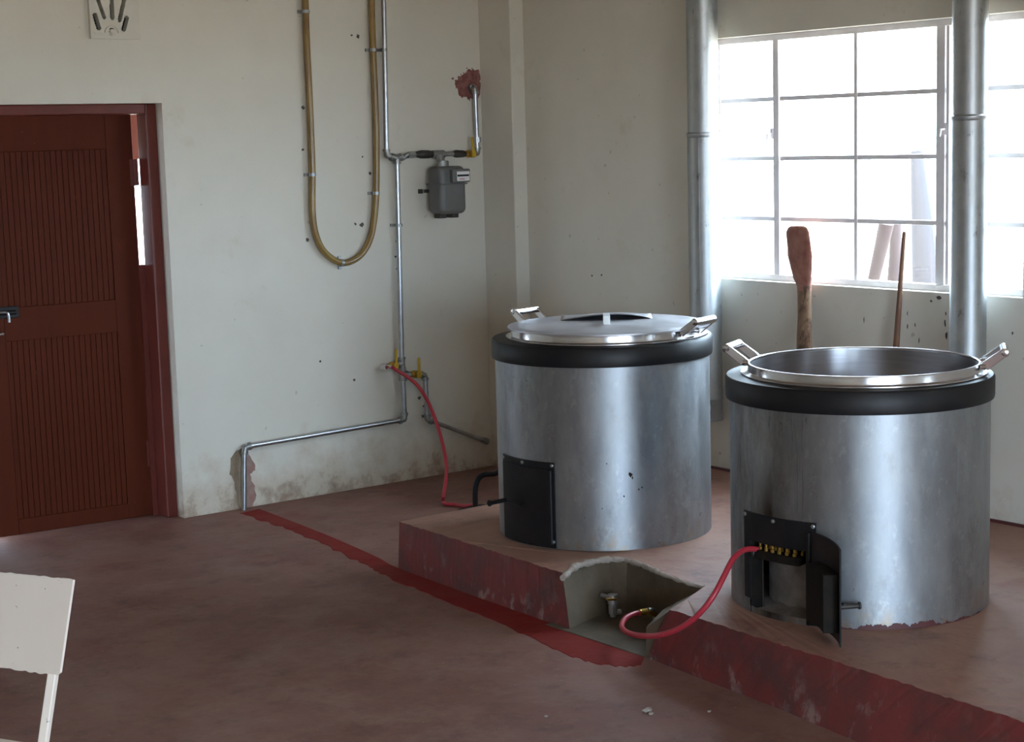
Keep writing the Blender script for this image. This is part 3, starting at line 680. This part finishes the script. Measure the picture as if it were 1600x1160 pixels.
for i in range(13):
    d_ = 0.10+0.25*i/12; row = []
    for k in range(25):
        s_ = -0.195+0.39*k/24; hgt_ = 0.026*(1-(s_/.195)**2)*(1-(i/12)**2)*(1+0.25*(-s_/.195))
        row.append(bm.verts.new(Rv @ Vector((d_-0.10*(s_/.195)**2*(1-i/12)*-.35, s_, 0.0095+hgt_))))
    rows.append(row)
for i in range(12):
    for k in range(24): bm.faces.new((rows[i][k], rows[i][k+1], rows[i+1][k+1], rows[i+1][k]))
o = obj('lid_flap', bm, 'lid', lid, smooth=True); md = o.modifiers.new('s', 'SOLIDIFY'); md.thickness = 0.0025
Rz = Matrix.Rotation(math.radians(50), 4, 'Z')
bm = BM()
for a, b_ in (((-.070, -.014, .008), (-.064, .014, .046)), ((-.066, -.014, .040), (.045, .014, .046)), ((.039, -.014, .008), (.045, .014, .046))): box(bm, a, b_, Rz)
o = obj('strap_handle', bm, 'alu', lid, bevel=0.0015); o.location = (0.0, 0.0, 0)

# ---- flue pipes
def make_flue(x, y, r, z0, zj, ztop, label, elbow_to):
    t = thing('flue_pipe', label, 'flue', (x, y, z0), 0, 'galvanised flue pipes at the window wall')
    bm = BM(); lathe(bm, [(0, 0), (r+.003, 0), (r+.003, .006), (r, .008), (r, .10), (r+.002, .104), (r+.002, .108), (r, .112), (r, zj-z0)], 48); obj('lower_section', bm, 'flue', t, smooth=True, autosmooth=50)
    bm = BM(); lathe(bm, [(r-.004, zj-z0-.03), (r-.003, zj-z0+.0), (r-.003, ztop-z0)], 48); obj('upper_section', bm, 'flue', t, smooth=True)
    bm = BM(); lathe(bm, [(r, zj-z0-.014), (r+.004, zj-z0-.008), (r+.004, zj-z0+.004), (r-.003, zj-z0+.010)], 48); obj('joint_collar', bm, 'flue', t, smooth=True)
    bm = arcplate(BM(), r-.001, r+.002, 205, 209, .01, zj-z0, 2); obj('lapped_seam', bm, 'flue', t)
    d = Vector((elbow_to.x-x, elbow_to.y-y, 0)); L = d.length; dn = d/L; bm = BM()
    tube(bm, [dn*(r*.5)+EZ*.07, dn*(L-.43)+EZ*.07], 0.045, 24); obj('smoke_outlet', bm, 'flue', t, smooth=True)
    return t
f1 = PX(1099.3, 240, XB-.115); f2 = PX(1514.0, 300, XB-.115)
make_flue(f1.x, f1.y, 0.0765, 0.472, PX(1098, 210, XB-.115).z, 3.34, 'galvanised flue pipe rising behind the stove with the closed lid', P1)
make_flue(f2.x, f2.y, 0.0735, 0.47, PX(1514, 183, XB-.115).z, 3.34, 'galvanised flue pipe rising behind the open pot, in front of the casement', P2)

# ================================================================== PIPEWORK ON THE LEFT WALL
D = 0.040
gp = thing('gas_pipework', 'grey galvanised gas pipes with yellow levered valves on the plastered wall', 'pipework', PW(600, 245, 0))
inv = gp.location.copy()
def gobj(name, bm, m, parent=gp, **k):
    bmesh.ops.translate(bm, verts=bm.verts[:], vec=-inv); return obj(name, bm, m, parent, smooth=True, **k)
def Q(x, y, off=D): return PW(x, y, off)
def pipe(a, b, r=0.0135, m='pipe'): gobj('pipe', tube(BM(), [a, b], r, 14), m)
def elbow(p, a, b, r=0.018, l=0.030):
    da, db = (a-p).normalized(), (b-p).normalized()
    pts = spline([p+da*l, p+da*l*.5+db*.003, p+(da+db)*l*.16, p+db*l*.5+da*.003, p+db*l], 4)
    bm = tube(BM(), pts, r*.92, 14); tube(bm, [p+da*(l-.006), p+da*(l+.006)], r*1.12, 14); tube(bm, [p+db*(l-.006), p+db*(l+.006)], r*1.12, 14)
    gobj('elbow', bm, 'fitting')
def tee(p, dirs, r=0.0185, l=0.032):
    bm = BM()
    for d in dirs:
        d = d.normalized(); tube(bm, [p-d*.004, p+d*l], r*.95, 14); tube(bm, [p+d*(l-.010), p+d*l], r*1.15, 14)
    gobj('tee', bm, 'fitting')
def clip(p, ax, r=0.0155):
    ax = ax.normalized(); side = ax.cross(NY).normalized(); bm = BM()
    tube(bm, [p-ax*.008, p+ax*.008], r+.002, 12)
    A = Matrix((side, ax, side.cross(ax))).transposed().to_4x4(); A.translation = Vector((p.x, -0.006, p.z))
    box(bm, (-.034, -.008, -.007), (.034, .008, .007), A); box(bm, (-.006, -.006, -.003), (.006, .006, .035 if (A @ Vector((0, 0, 1))).y < 0 else -.035), A)
    return bm
def valve(p, d, up):
    d = d.normalized(); bm = BM(); tube(bm, [p-d*.034, p-d*.020, p-d*.018, p+d*.018, p+d*.020, p+d*.034], [.017, .017, .021, .021, .017, .017], 12)
    tube(bm, [p, p+NY*.030], .008, 10); v = gobj('ball_valve', bm, 'brass')
    s = up.cross(NY).normalized(); bm = BM(); A = Matrix((s, up, NY)).transposed().to_4x4(); A.translation = p+NY*.030
    box(bm, (-.013, -.018, -.004), (.013, .018, .006), A); box(bm, (-.0075, .015, .0), (.0075, .092, .006), A)
    tube(bm, [p+NY*.026, p+NY*.040], .011, 10)
    gobj('valve_lever', bm, 'yellow', v, bevel=0.002)
E0 = Q(604, 244); TP = Q(599, -25); TP = E0+(TP-E0)*((3.3-E0.z)/(TP.z-E0.z)); T1 = Q(620, 247)
pipe(TP, E0+(TP-E0).normalized()*.025); elbow(E0, TP, T1); pipe(E0, T1)
T2, T3 = Q(628, 568), Q(629.5, 586); E1 = Q(632.5, 656); E2 = Q(382, 699); FT = Q(381.5, 798); FT.z = -0.01
tee(T1, [E0-T1, Q(640, 243)-T1, T2-T1])
pipe(T1, T2); pipe(T2, T3); tee(T2, [T1-T2, T3-T2, Q(600, 573)-T2]); tee(T3, [T2-T3, E1-T3, Q(650, 586)-T3])
pipe(T3, E1); elbow(E1, T3, E2); pipe(E1, E2); elbow(E2, E1, FT); pipe(E2, FT)
# left outlet with hose nozzle
V1, N1 = Q(614, 571.5), Q(597, 573.5)
pipe(T2, N1, .011, 'fitting'); valve(V1, N1-T2, Vector((0.02, 0, 1)).normalized())
bm = BM(); tube(bm, [N1+EX*.02, N1-EX*.004], .016, 10); tube(bm, [N1, N1+NY*.03+EX*.01], .013, 10); gobj('hose_nozzle', bm, 'chrome')
V2, E3, E4, PE = Q(650, 585), Q(664, 586), Q(668, 656), Q(763, 691)
pipe(T3, E3, .012, 'fitting'); valve(V2, E3-T3, Vector((0.0, 0, 1)))
elbow(E3, T3, E4, .018, .024); pipe(E3, E4); elbow(E4, E3, PE, .018, .024); pipe(E4, PE-(PE-E4).normalized()*.0, .0115)
bm = BM(); dd = (PE-E4).normalized(); tube(bm, [PE-dd*.05, PE-dd*.03, PE-dd*.028, PE-dd*.005, PE], [.015, .015, .018, .018, .008], 10); gobj('pipe_coupling', bm, 'fitting')
# run to the meter
a_, b_ = Q(618, 246), Q(640, 242.5)
gobj('pipe', tube(BM(), spline([T1, Q(629, 247.5), Q(634, 243), Q(640, 242), Q(660, 242)], 6), .0125, 12), 'pipe')
bm = BM(); u0, u1 = Q(637, 242.5), Q(648, 242); tube(bm, [u0, u1], .017, 8); gobj('union', bm, 'pipe')
r0_, r1_ = Q(649, 241.5), Q(692, 241); rd = (r1_-r0_).normalized(); rl = (r1_-r0_).length
gobj('regulator', tube(BM(), [r0_, r0_+rd*rl*.1, r0_+rd*rl*.2, r0_+rd*rl*.5, r0_+rd*rl*.55, r0_+rd*rl], [.014, .018, .022, .022, .018, .018], 12), 'iron')
E5, E6 = Q(746, 240), Q(742, 137)
pipe(Q(690, 241), E5, .013, 'fitting'); gobj('sleeve', tube(BM(), [Q(708, 240.5), Q(712, 240.5), Q(724, 240.5), Q(727, 240.5)], [.015, .021, .019, .014], 12), 'iron')
valve(Q(735, 240.5), E5-Q(690, 241), Vector((-0.12, 0, 1)).normalized())
elbow(E5, Q(690, 241), E6, .019, .028); pipe(E5, E6); IN = Vector((E6.x, 0.0, E6.z)); elbow(E6, E5, IN, .019, .028); pipe(E6, IN)
bm = BM(); e_ = E5+(E6-E5).normalized()*.075; tube(bm, [e_-EZ*.014, e_+EZ*.014], .024, 8); gobj('union', bm, 'pipe')
for px, py in ((599.8, 78), (624, 352)):
    gobj('pipe_clip', clip(Q(px, py), E0-TP), 'fitting')
# meter
mc = onp(698.5, 297, 1, -0.115); gm = thing('gas_meter', 'grey enamel gas meter box hanging from the pipes on the wall', 'meter', mc)
Wm, Dm, Hm = 0.088, 0.066, 0.128
bm = BM(); box(bm, (-Wm, -Dm, -Hm), (Wm, Dm, Hm)); o = obj('meter_case', bm, 'meter', gm, smooth=True); o.modifiers.new('b', 'BEVEL').width = 0.032; o.modifiers[-1].segments = 5
bm = BM(); box(bm, (-Wm-.003, -Dm-.003, -.006+.035), (Wm+.003, Dm+.003, .002+.035)); o = obj('case_seam', bm, 'meter', gm); o.modifiers.new('b', 'BEVEL').width = 0.0325; o.modifiers[-1].segments = 5; o.modifiers[-1].limit_method = 'ANGLE'; o.modifiers[-1].angle_limit = math.radians(60)
for e in o.data.edges: pass
bm = BM(); box(bm, (-.025, -Dm-.030, .040), (Wm+.002, -Dm+.01, .112)); dp = obj('index_housing', bm, 'meter', gm, bevel=0.007)
obj('index_card', box(BM(), (.000, -Dm-.0315, .048), (Wm-.006, -Dm-.029, .098)), 'label_w', dp)
obj('index_window', box(BM(), (.002, -Dm-.0325, .072), (Wm-.010, -Dm-.031, .082)), 'black', dp)
obj('index_mark', box(BM(), (.016, -Dm-.0325, .056), (.048, -Dm-.0312, .060)), 'red_ink', dp)
bm = BM(); tube(bm, [(0, 0.03, Hm-.01), (0, 0.035, Hm+.015), (0, .045, Hm+.02), (0, .055, Hm+.058)], [.032, .036, .022, .020], 14)
zt = Q(698, 241).z-mc.z; tube(bm, [(-.038, .075, zt), (.038, .075, zt)], .0225, 14); tube(bm, [(0, .05, Hm+.03), (0, .075, zt)], .021, 12); obj('meter_neck', bm, 'fitting', gm, smooth=True)
for sx_ in (-.05, .03):
    obj('meter_foot', box(BM(), (sx_-.022, -.03, -Hm-.022), (sx_+.022, .03, -Hm+.006)), 'iron', gm, bevel=0.004)
bm = BM(); box(bm, (-Wm-.02, .055, -.012), (Wm+.02, .065, .006)); box(bm, (-Wm-.024, .085, -.016), (-Wm-.012, .115, .008)); obj('wall_bracket', bm, 'iron', gm, bevel=0.002)

# amber hose loop with clips
HO = 0.030
hp_ = [(476, -28), (479, 60), (483, 140), (486, 210), (488, 270), (488, 325), (493, 365), (507, 394), (534, 411), (560, 402), (577, 377), (585, 340), (588, 290), (588, 215), (586, 150), (583, 80), (581, 20), (580, -28)]
hose = thing('amber_hose', 'amber rubber hose hanging in a long loop, clipped flat to the wall', 'hose', PW(535, 412, 0))
hp3 = [PW(x, y, HO) for x, y in hp_]; hp3 = [Vector((hp3[0].x, hp3[0].y, 3.3))]+hp3+[Vector((hp3[-1].x, hp3[-1].y, 3.3))]
bm = tube(BM(), spline(hp3, 6), 0.0172, 14); bmesh.ops.translate(bm, verts=bm.verts[:], vec=-hose.location); obj('hose_tube', bm, 'amber', hose, smooth=True)
for (x, y, ax) in ((478, 18, EZ), (583.5, 78, EZ), (488, 273, EZ), (587.5, 302, EZ), (534, 411, EX)):
    bm = clip(PW(x, y, HO), ax, .0180); bmesh.ops.translate(bm, verts=bm.verts[:], vec=-hose.location); obj('hose_clip', bm, 'fitting', hose, smooth=True)

# red hose from the wall valve to the burner on the floor
hp_ = [N1+NY*.03+EX*.01, N1+NY*.05+EX*.03+EZ*-.002]
for (x, y, Y) in ((618, 578, .11), (638, 590, .15), (655, 606, .19), (672, 635, .26), (688, 680, .37), (697, 722, .47), (697, 748, .56)): hp_.append(onp(x, y, 1, -Y))
hp_ += [PF(693, 775, .05), PF(692, 783, .018), PF(697, 788, .013), PF(712, 789, .012), PF(726, 791, .014), Vector((-0.80, -0.93, .04))]
rh = thing('red_hose', 'thin red rubber hose drooping from the wall valve down to the floor', 'hose', PF(692, 786, 0))
bm = tube(BM(), spline(hp_, 7), .0095, 12); bmesh.ops.translate(bm, verts=bm.verts[:], vec=-rh.location); obj('hose_tube', bm, 'red_hose', rh, smooth=True)
bm = tube(BM(), [hp_[0]-NY*.004+EX*.004, hp_[1]], .0125, 10); bmesh.ops.translate(bm, verts=bm.verts[:], vec=-rh.location); obj('hose_clamp', bm, 'chrome', rh, smooth=True)
# black burner stand with an arched handle on the floor beside the plinth
bs = thing('iron_burner', 'black iron burner with an arched handle, on the floor behind the plinth edge', 'burner', (-0.90, -1.12, 0))
bm = BM(); lathe(bm, [(.10, 0.0), (.13, 0.0), (.13, .05), (.10, .05), (.10, 0.0)], 32); obj('base_ring', bm, 'soot', bs)
a0 = CAM+ray(743, 800)*8.15-bs.location; a1 = CAM+ray(743, 762)*8.15-bs.location; a2 = CAM+ray(752, 744)*8.15-bs.location; a3 = CAM+ray(772, 741)*8.15-bs.location; a4 = CAM+ray(800, 738)*8.15-bs.location
a00 = Vector((a0.x, a0.y, 0.02)); a5 = Vector((a4.x+.02, a4.y-.02, .02))
obj('arched_handle', tube(BM(), spline([a00, a0, a1, a2, a3, a4, a5], 6), .013, 10), 'black', bs, smooth=True)
bm = BM(); lathe(bm, [(0, .03), (.09, .03), (.10, .045), (.10, .06), (.07, .07), (0, .07)], 32); obj('burner_head', bm, 'soot', bs)
bm = BM(); tube(bm, [(.0, .02, .04), Vector((-0.80, -0.93, .04))-bs.location], .012, 10); tube(bm, [(0, 0, .0), (0, 0, .06)], .03, 10)
obj('gas_inlet', bm, 'iron', bs)

# ---- gas tap in the niche and the second red hose
tp = PX(940, 945, -1.56); tp.y = -2.818
tap = thing('gas_tap', 'small brass and steel gas tap fixed in the plinth niche', 'tap', (tp.x, tp.y, 0.0))
z1 = onp(943, 934, 1, tp.y).z; z0 = onp(945, 972, 1, tp.y).z
bm = BM(); tube(bm, [(0, .03, z1), (0, -.035, z1)], .009, 12); tube(bm, [(0, -.035, z1+.016), (0, -.035, z1-.02)], .020, 12); obj('tap_elbow', bm, 'tap', tap, smooth=True)
bm = BM(); zz0 = 0.012; tube(bm, [(0, -.035, z1), (0, -.035, zz0)], .013, 12); tube(bm, [(0, -.035, z1-.03), (0, -.035, z1-.06)], .018, 8); tube(bm, [(0, -.035, zz0+.03), (0, -.035, zz0+.055)], .017, 8); tube(bm, [(0, -.035, zz0+.016), (.03, -.045, zz0+.016)], .011, 8); obj('tap_body', bm, 'tap', tap, smooth=True)
A = Matrix.Rotation(math.radians(8), 4, 'Z'); bm = BM(); box(bm, (-.062, -.058, z1-.002), (-.012, -.046, z1+.008), Matrix.Rotation(math.radians(10), 4, 'Y') @ Matrix.Translation((0, 0, -.004))); obj('tap_lever', bm, 'brass', tap, bevel=.003)
hh = [(1012, 955, -1.60), (1003, 957, -1.62), (990, 960, -1.66), (978, 966, -1.72), (972, 975, -1.78), (973, 983, -1.83), (983, 990, -1.87), (1003, 994, -1.895), (1030, 993, -1.905), (1062, 982, -1.90), (1090, 962, -1.885), (1113, 934, -1.85), (1130, 903, -1.80), (1144, 876, -1.745), (1158, 862, -1.69), (1172, 858, -1.65), (1184, 859, -1.615)]
h2 = thing('red_hose', 'bright red rubber hose looping from the plinth niche up to the open fire door', 'hose', (-1.62, -3.10, 0))
pts = [PX(x, y, X) for x, y, X in hh]
bm = tube(BM(), spline(pts[1:], 7), .0098, 12); bmesh.ops.translate(bm, verts=bm.verts[:], vec=-h2.location); obj('hose_tube', bm, 'red_hose', h2, smooth=True)
bm = tube(BM(), [pts[1]+(pts[2]-pts[1])*.3, pts[1], pts[0]], [.0125, .0125, .011], 10); tube(bm, [pts[0], pts[0]+Vector((.04, .0, -.02))], .013, 10); bmesh.ops.translate(bm, verts=bm.verts[:], vec=-h2.location); obj('hose_fitting', bm, 'brass', h2, smooth=True)
nz = thing('gas_outlet', 'steel gas outlet pipe in the niche that feeds the looping red hose', 'pipe', (pts[0].x+.04, pts[0].y, 0.0))
bm = tube(BM(), spline([(0, 0, 0.0), (0, 0, pts[0].z-.03), (-.012, 0, pts[0].z-.006), (-.04, 0, pts[0].z)], 5), .012, 12); obj('outlet_pipe', bm, 'pipe', nz, smooth=True)

# ================================================================== AIR BRICK
vb_ = thing('air_brick', 'painted air brick with sunburst slots in the wall above the door', 'vent', ((VX0+VX1)/2, 0, VZ0))
x0, x1 = -2.284, -2.030; z0, z1 = 2.362, 2.625; yF = -0.020; cs = 0.0032
def seg_d(p, a, b): 
    ab = b-a; t = max(0, min(1, (p-a).dot(ab)/ab.dot(ab))); return (p-(a+ab*t)).length
def v2(px, py): q = PW(px, py, .014); return Vector((q.x, q.z))
slots = [(v2(151.5, -2), v2(162, 27), .0100), (v2(173, -8), v2(174.8, 28), .0100), (v2(193.5, -1), v2(186, 32), .0100), (v2(147.5, 24), v2(153.5, 44), .0120), (v2(197, 29), v2(192.5, 46), .0120)]
dc = v2(174, 50.5)
bm = BM(); nx = int((x1-x0)/cs); nz_ = int((z1-z0)/cs); vg = {}
def gv(i, k):
    if (i, k) not in vg: vg[(i, k)] = bm.verts.new((x0+i*cs, yF, z0+k*cs))
    return vg[(i, k)]
def solid(i, k):
    if not (0 <= i < nx and 0 <= k < nz_): return False
    p = Vector((x0+(i+.5)*cs, z0+(k+.5)*cs))
    return all(seg_d(p, a, b) > r for a, b, r in slots)
vg2 = {}
def gv2(i, k):
    if (i, k) not in vg2: vg2[(i, k)] = bm.verts.new((x0+i*cs, 0.02, z0+k*cs))
    return vg2[(i, k)]
for i in range(nx):
    for k in range(nz_):
        if not solid(i, k): continue
        bm.faces.new((gv(i, k), gv(i+1, k), gv(i+1, k+1), gv(i, k+1)))
        for (di, dk, e0, e1) in ((1, 0, (i+1, k), (i+1, k+1)), (-1, 0, (i, k), (i, k+1)), (0, 1, (i, k+1), (i+1, k+1)), (0, -1, (i, k), (i+1, k))):
            if not solid(i+di, k+dk): bm.faces.new((gv(*e0), gv(*e1), gv2(*e1), gv2(*e0)))
bmesh.ops.translate(bm, verts=bm.verts[:], vec=-vb_.location); obj('vent_face', bm, 'vent', vb_)
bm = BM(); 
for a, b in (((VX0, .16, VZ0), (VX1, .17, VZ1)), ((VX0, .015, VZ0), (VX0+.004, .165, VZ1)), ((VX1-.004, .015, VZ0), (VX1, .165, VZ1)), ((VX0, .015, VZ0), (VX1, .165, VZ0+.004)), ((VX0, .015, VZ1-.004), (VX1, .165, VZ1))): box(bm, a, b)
bmesh.ops.translate(bm, verts=bm.verts[:], vec=-vb_.location); obj('vent_shade_lining', bm, 'dark', vb_)  # near-black lining paints the shade behind the slots
bm = BM(); a_, b_ = v2(147, 51.5), v2(203, 52.5); box(bm, (a_.x, yF-.004, a_.y-.004), (b_.x, yF+.002, a_.y+.003))
tube(bm, spline([(dc.x+.034*math.cos(t), yF-.002, a_.y+.032*math.sin(t)) for t in [PI*k/8 for k in range(9)]], 3), .005, 8)
tube(bm, [(dc.x, yF+.004, a_.y+.004), (dc.x, yF-.012, a_.y+.008)], [.020, .010], 12)
bmesh.ops.translate(bm, verts=bm.verts[:], vec=-vb_.location); obj('sun_relief', bm, 'vent', vb_)
bm = BM(); 
disc_patch(bm, Vector((dc.x, yF-.0005, a_.y+.018)), EX, EZ, NY, blob(10, .012, .006, .2, 4), .0012)
bmesh.ops.translate(bm, verts=bm.verts[:], vec=-vb_.location); obj('slot_shade_patch', bm, 'dark', vb_)  # flat black patch on the face, painted as the shade of a slot

# ================================================================== PADDLE AND STICK
pt = thing('stirring_paddle', 'big wooden stirring paddle with a reddish crusted blade, leaning on the window sill', 'paddle', PX(1258, 545, XB-.12)); pt.location.z = ZP
Xs = XB-0.02
rowsP = [(353, 1236, 1256, .008), (356, 1231, 1261, .011), (363, 1228.5, 1264, .013), (380, 1229, 1267, .014), (400, 1231.5, 1268.5, .015), (420, 1235, 1269, .015), (435, 1240, 1268, .016), (447, 1246, 1267, .017), (455, 1247, 1267, .018)]
shp = [(447, 1246.5, 1267, .0185), (470, 1247, 1267, .019), (500, 1247, 1268, .020), (530, 1246, 1268.5, .021), (560, 1245.5, 1268.5, .022)]
lean_x = lambda y: Xs-.012-.10*max(0, y-440)/120.0
lo = PX(1257, 560, lean_x(560)); nk = PX(1257, 450, lean_x(450)); dd_ = (lo-nk).normalized()
foot = lo+dd_*((lo.z-ZP)/-dd_.z); base = Vector((foot.x, foot.y, ZP)); pt.location = base
def paddle_rows(rr, seed, end=None, jit=.05):
    rnd = random.Random(seed); bm = BM(); rows = []
    for y, l, r, th in rr:
        X = lean_x(y) if y > 440 else Xs-.012
        a, b = PX(l, y, X), PX(r, y, X); c = (a+b)/2-base; h = (b-a)/2
        rows.append([bm.verts.new(c+h*math.cos(t)*(1+rnd.uniform(-jit, jit))+Vector((1, 0, 0))*th*math.sin(t)*(1+rnd.uniform(-.15, .15))) for t in [2*PI*k/16 for k in range(16)]])
    if end is not None:
        rows.append([bm.verts.new(v.co-(lo-base)+end) for v in rows[-1]])
    for i in range(len(rows)-1):
        for k in range(16): bm.faces.new((rows[i][k], rows[i][(k+1) % 16], rows[i+1][(k+1) % 16], rows[i+1][k]))
    bm.faces.new(rows[0][::-1]); bm.faces.new(rows[-1]); return bm
obj('blade', paddle_rows(rowsP, 2), 'paddle', pt, smooth=True, autosmooth=60)
obj('shaft', paddle_rows(shp, 5, Vector((0, 0, 0)), .03), 'handle_wood', pt, smooth=True, autosmooth=60)
ta, tb = PX(1413, 362, XB-.015), PX(1400, 545, XB-.06); dn = (tb-ta).normalized(); tf = tb+dn*((tb.z-ZP)/-dn.z)
o = tube(BM(), [ta-tf, ta-tf+dn*.01, tb-tf, Vector((0, 0, 0))], [.007, .0085, .0145, .016], 10)
o = obj('wooden_stick', o, 'stick', None, smooth=True, loc=tf); tag(o, 'thin brown wooden stick leaning upright against the window sill', 'stick')

# ================================================================== CHAIR (only its back shows)
zc = 0.835
trp = PF(116, 905, zc); tlp = PF(0, 893, zc); wv = (tlp-trp); wv.z = 0; wv.normalize()      # along the back, away from the visible corner
gv_ = Vector((wv.y, -wv.x, 0)); 
if gv_.dot(CAM-trp) < 0: gv_ = -gv_                                                          # the way the chair faces
def prj(P): d = P-CAM; q = d.dot(CF); return 800+FPX*d.dot(CR)/q, 580-FPX*d.dot(CU)/q
best = min(((abs(prj(trp+gv_*s*0.001+Vector((0, 0, -dz*.001)))[0]-95)+abs(prj(trp+gv_*s*0.001+Vector((0, 0, -dz*.001)))[1]-1057), s, dz) for s in range(-150, 151, 5) for dz in range(120, 300, 5)))
lean = gv_*(best[1]*.001)+Vector((0, 0, -best[2]*.001)); ld = lean.normalized()
ch = thing('school_chair', 'cream painted steel chair with a flat chipped backrest, standing on the floor', 'chair', (trp.x+wv.x*.19, trp.y+wv.y*.19, 0))
cb = ch.location.copy(); nb = wv.cross(ld).normalized()
if nb.dot(CAM-trp) < 0: nb = -nb
BW = 0.38
A = Matrix((wv, -ld, nb)).transposed().to_4x4(); A.translation = trp-cb
rnd = random.Random(8); bm = BM(); hgt = lean.length; pts = []
N_ = 26
for k in range(N_+1): pts.append((BW*k/N_, rnd.uniform(-.003, .0)))
pts += [(BW, -hgt)]+[(BW-BW*k/N_, -hgt+rnd.uniform(-.003, .002)) for k in range(1, N_)]+[(.010, -hgt), (.0, -hgt+.008)]
tf_ = [bm.verts.new(A @ Vector((x, y, .004))) for x, y in pts]; bf_ = [bm.verts.new(A @ Vector((x, y, -.004))) for x, y in pts]
bm.faces.new(tf_); bm.faces.new(bf_[::-1])
for i in range(len(pts)): bm.faces.new((tf_[i], bf_[i], bf_[(i+1) % len(pts)], tf_[(i+1) % len(pts)]))
obj('backrest', bm, 'cream', ch)
zs_ = 0.44
for s in (0.036, BW-0.036):
    t0 = trp+wv*s-nb*.018; k = (t0.z-zs_)/-ld.z; sp = t0+ld*k; ftp = sp-gv_*.05; ftp.z = 0
    bm = tube(BM(), [t0-cb, sp-cb, ftp-cb], .0155, 4); obj('rear_leg', bm, 'cream', ch, bevel=.003)
    fs = sp+gv_*.36; ft = fs+gv_*.03; ft.z = 0
    obj('front_leg', tube(BM(), [fs-cb, ft-cb], .0155, 4), 'cream', ch, bevel=.003)
    obj('seat_rail', tube(BM(), [sp-cb, fs-cb], .014, 4), 'cream', ch, bevel=.003)
    sA = sp-wv*.02 if s < .1 else sA
sB = trp+wv*(BW-.016)-nb*.018; sB = sB+ld*((sB.z-zs_)/-ld.z)
bm = BM(); q = [sA-wv*.012, sB+wv*.012, sB+wv*.012+gv_*.38, sA-wv*.012+gv_*.38]; lo_ = [bm.verts.new(p-cb+EZ*.012) for p in q]; hi_ = [bm.verts.new(p-cb+EZ*.022) for p in q]
bm.faces.new(lo_[::-1]); bm.faces.new(hi_)
for i in range(4): bm.faces.new((lo_[i], lo_[(i+1) % 4], hi_[(i+1) % 4], hi_[i]))
obj('seat', bm, 'cream', ch, bevel=.004)

# ---- crumbs of plaster on the floor
for k, (px, py, s) in enumerate(((1011, 1113, .014), (1017, 1117, .008), (853, 1121, .006), (1183, 1091, .008), (1108, 1113, .006))):
    c = PF(px, py); bm = BM(); bmesh.ops.create_icosphere(bm, subdivisions=2, radius=s); rnd = random.Random(k)
    for v in bm.verts: v.co = Vector((v.co.x*1.2, v.co.y, v.co.z*.6))*rnd.uniform(.8, 1.15)
    o = obj('plaster_crumb', bm, 'mortar', None, loc=(c.x, c.y, s*.45)); tag(o, ('largest pale crumb of plaster on the open floor in front of the niche', 'small pale crumb of plaster touching the largest crumb on the floor', 'tiny lone crumb of plaster far out on the open red floor', 'small crumb of plaster close against the foot of the red plinth', 'tiny crumb of plaster between the largest crumb and the plinth')[k], 'debris', 'plaster crumbs on the floor')

# ================================================================== OUTSIDE
struct(obj('ground', box(BM(), (-60, -60, -0.6), (60, 60, -0.21)), 'ground'))
struct(obj('wall_verandah', box(BM(), (-7, 2.6, -0.22), (1.5, 2.75, 1.10)), 'outwall'))
bm = BM(); box(bm, (-7, 0.19, 2.62), (1.5, 2.9, 2.70)); box(bm, (-7, 2.58, 1.78), (1.5, 2.78, 2.63)); struct(obj('added_shade_roof', bm, 'door'))  # added roof and hanging fascia that dim the upper door slit
def outside_post(name, label, X, pts, m, group=None, rect=False):
    P = [PX(x, y, X) for x, y, r in pts]; d = (P[-1]-P[-2]).normalized(); ft = P[-1]+d*((P[-1].z+.21)/-d.z)
    bm = BM(); tube(bm, [p-ft for p in P]+[Vector((0, 0, 0))], [p[2] for p in pts]+[pts[-1][2]*1.1], 12); o = obj(name, bm, m, None, smooth=True, loc=ft); tag(o, label, 'post', group)
outside_post('leaning_post', 'pale whitewashed post leaning outside the window', 2.2, [(1432, 236, .035), (1440, 330, .06), (1448, 445, .085)], 'outpale')
outside_post('timber_pole', 'short slanting brown timber outside the window', 1.2, [(1385, 349, .04), (1376, 390, .036), (1362, 450, .03)], 'outwood')
outside_post('timber_pole', 'upright pinkish timber post outside the window beside the slanting one', 1.45, [(1400, 350, .03), (1399, 400, .034), (1397, 450, .04)], 'outwood')
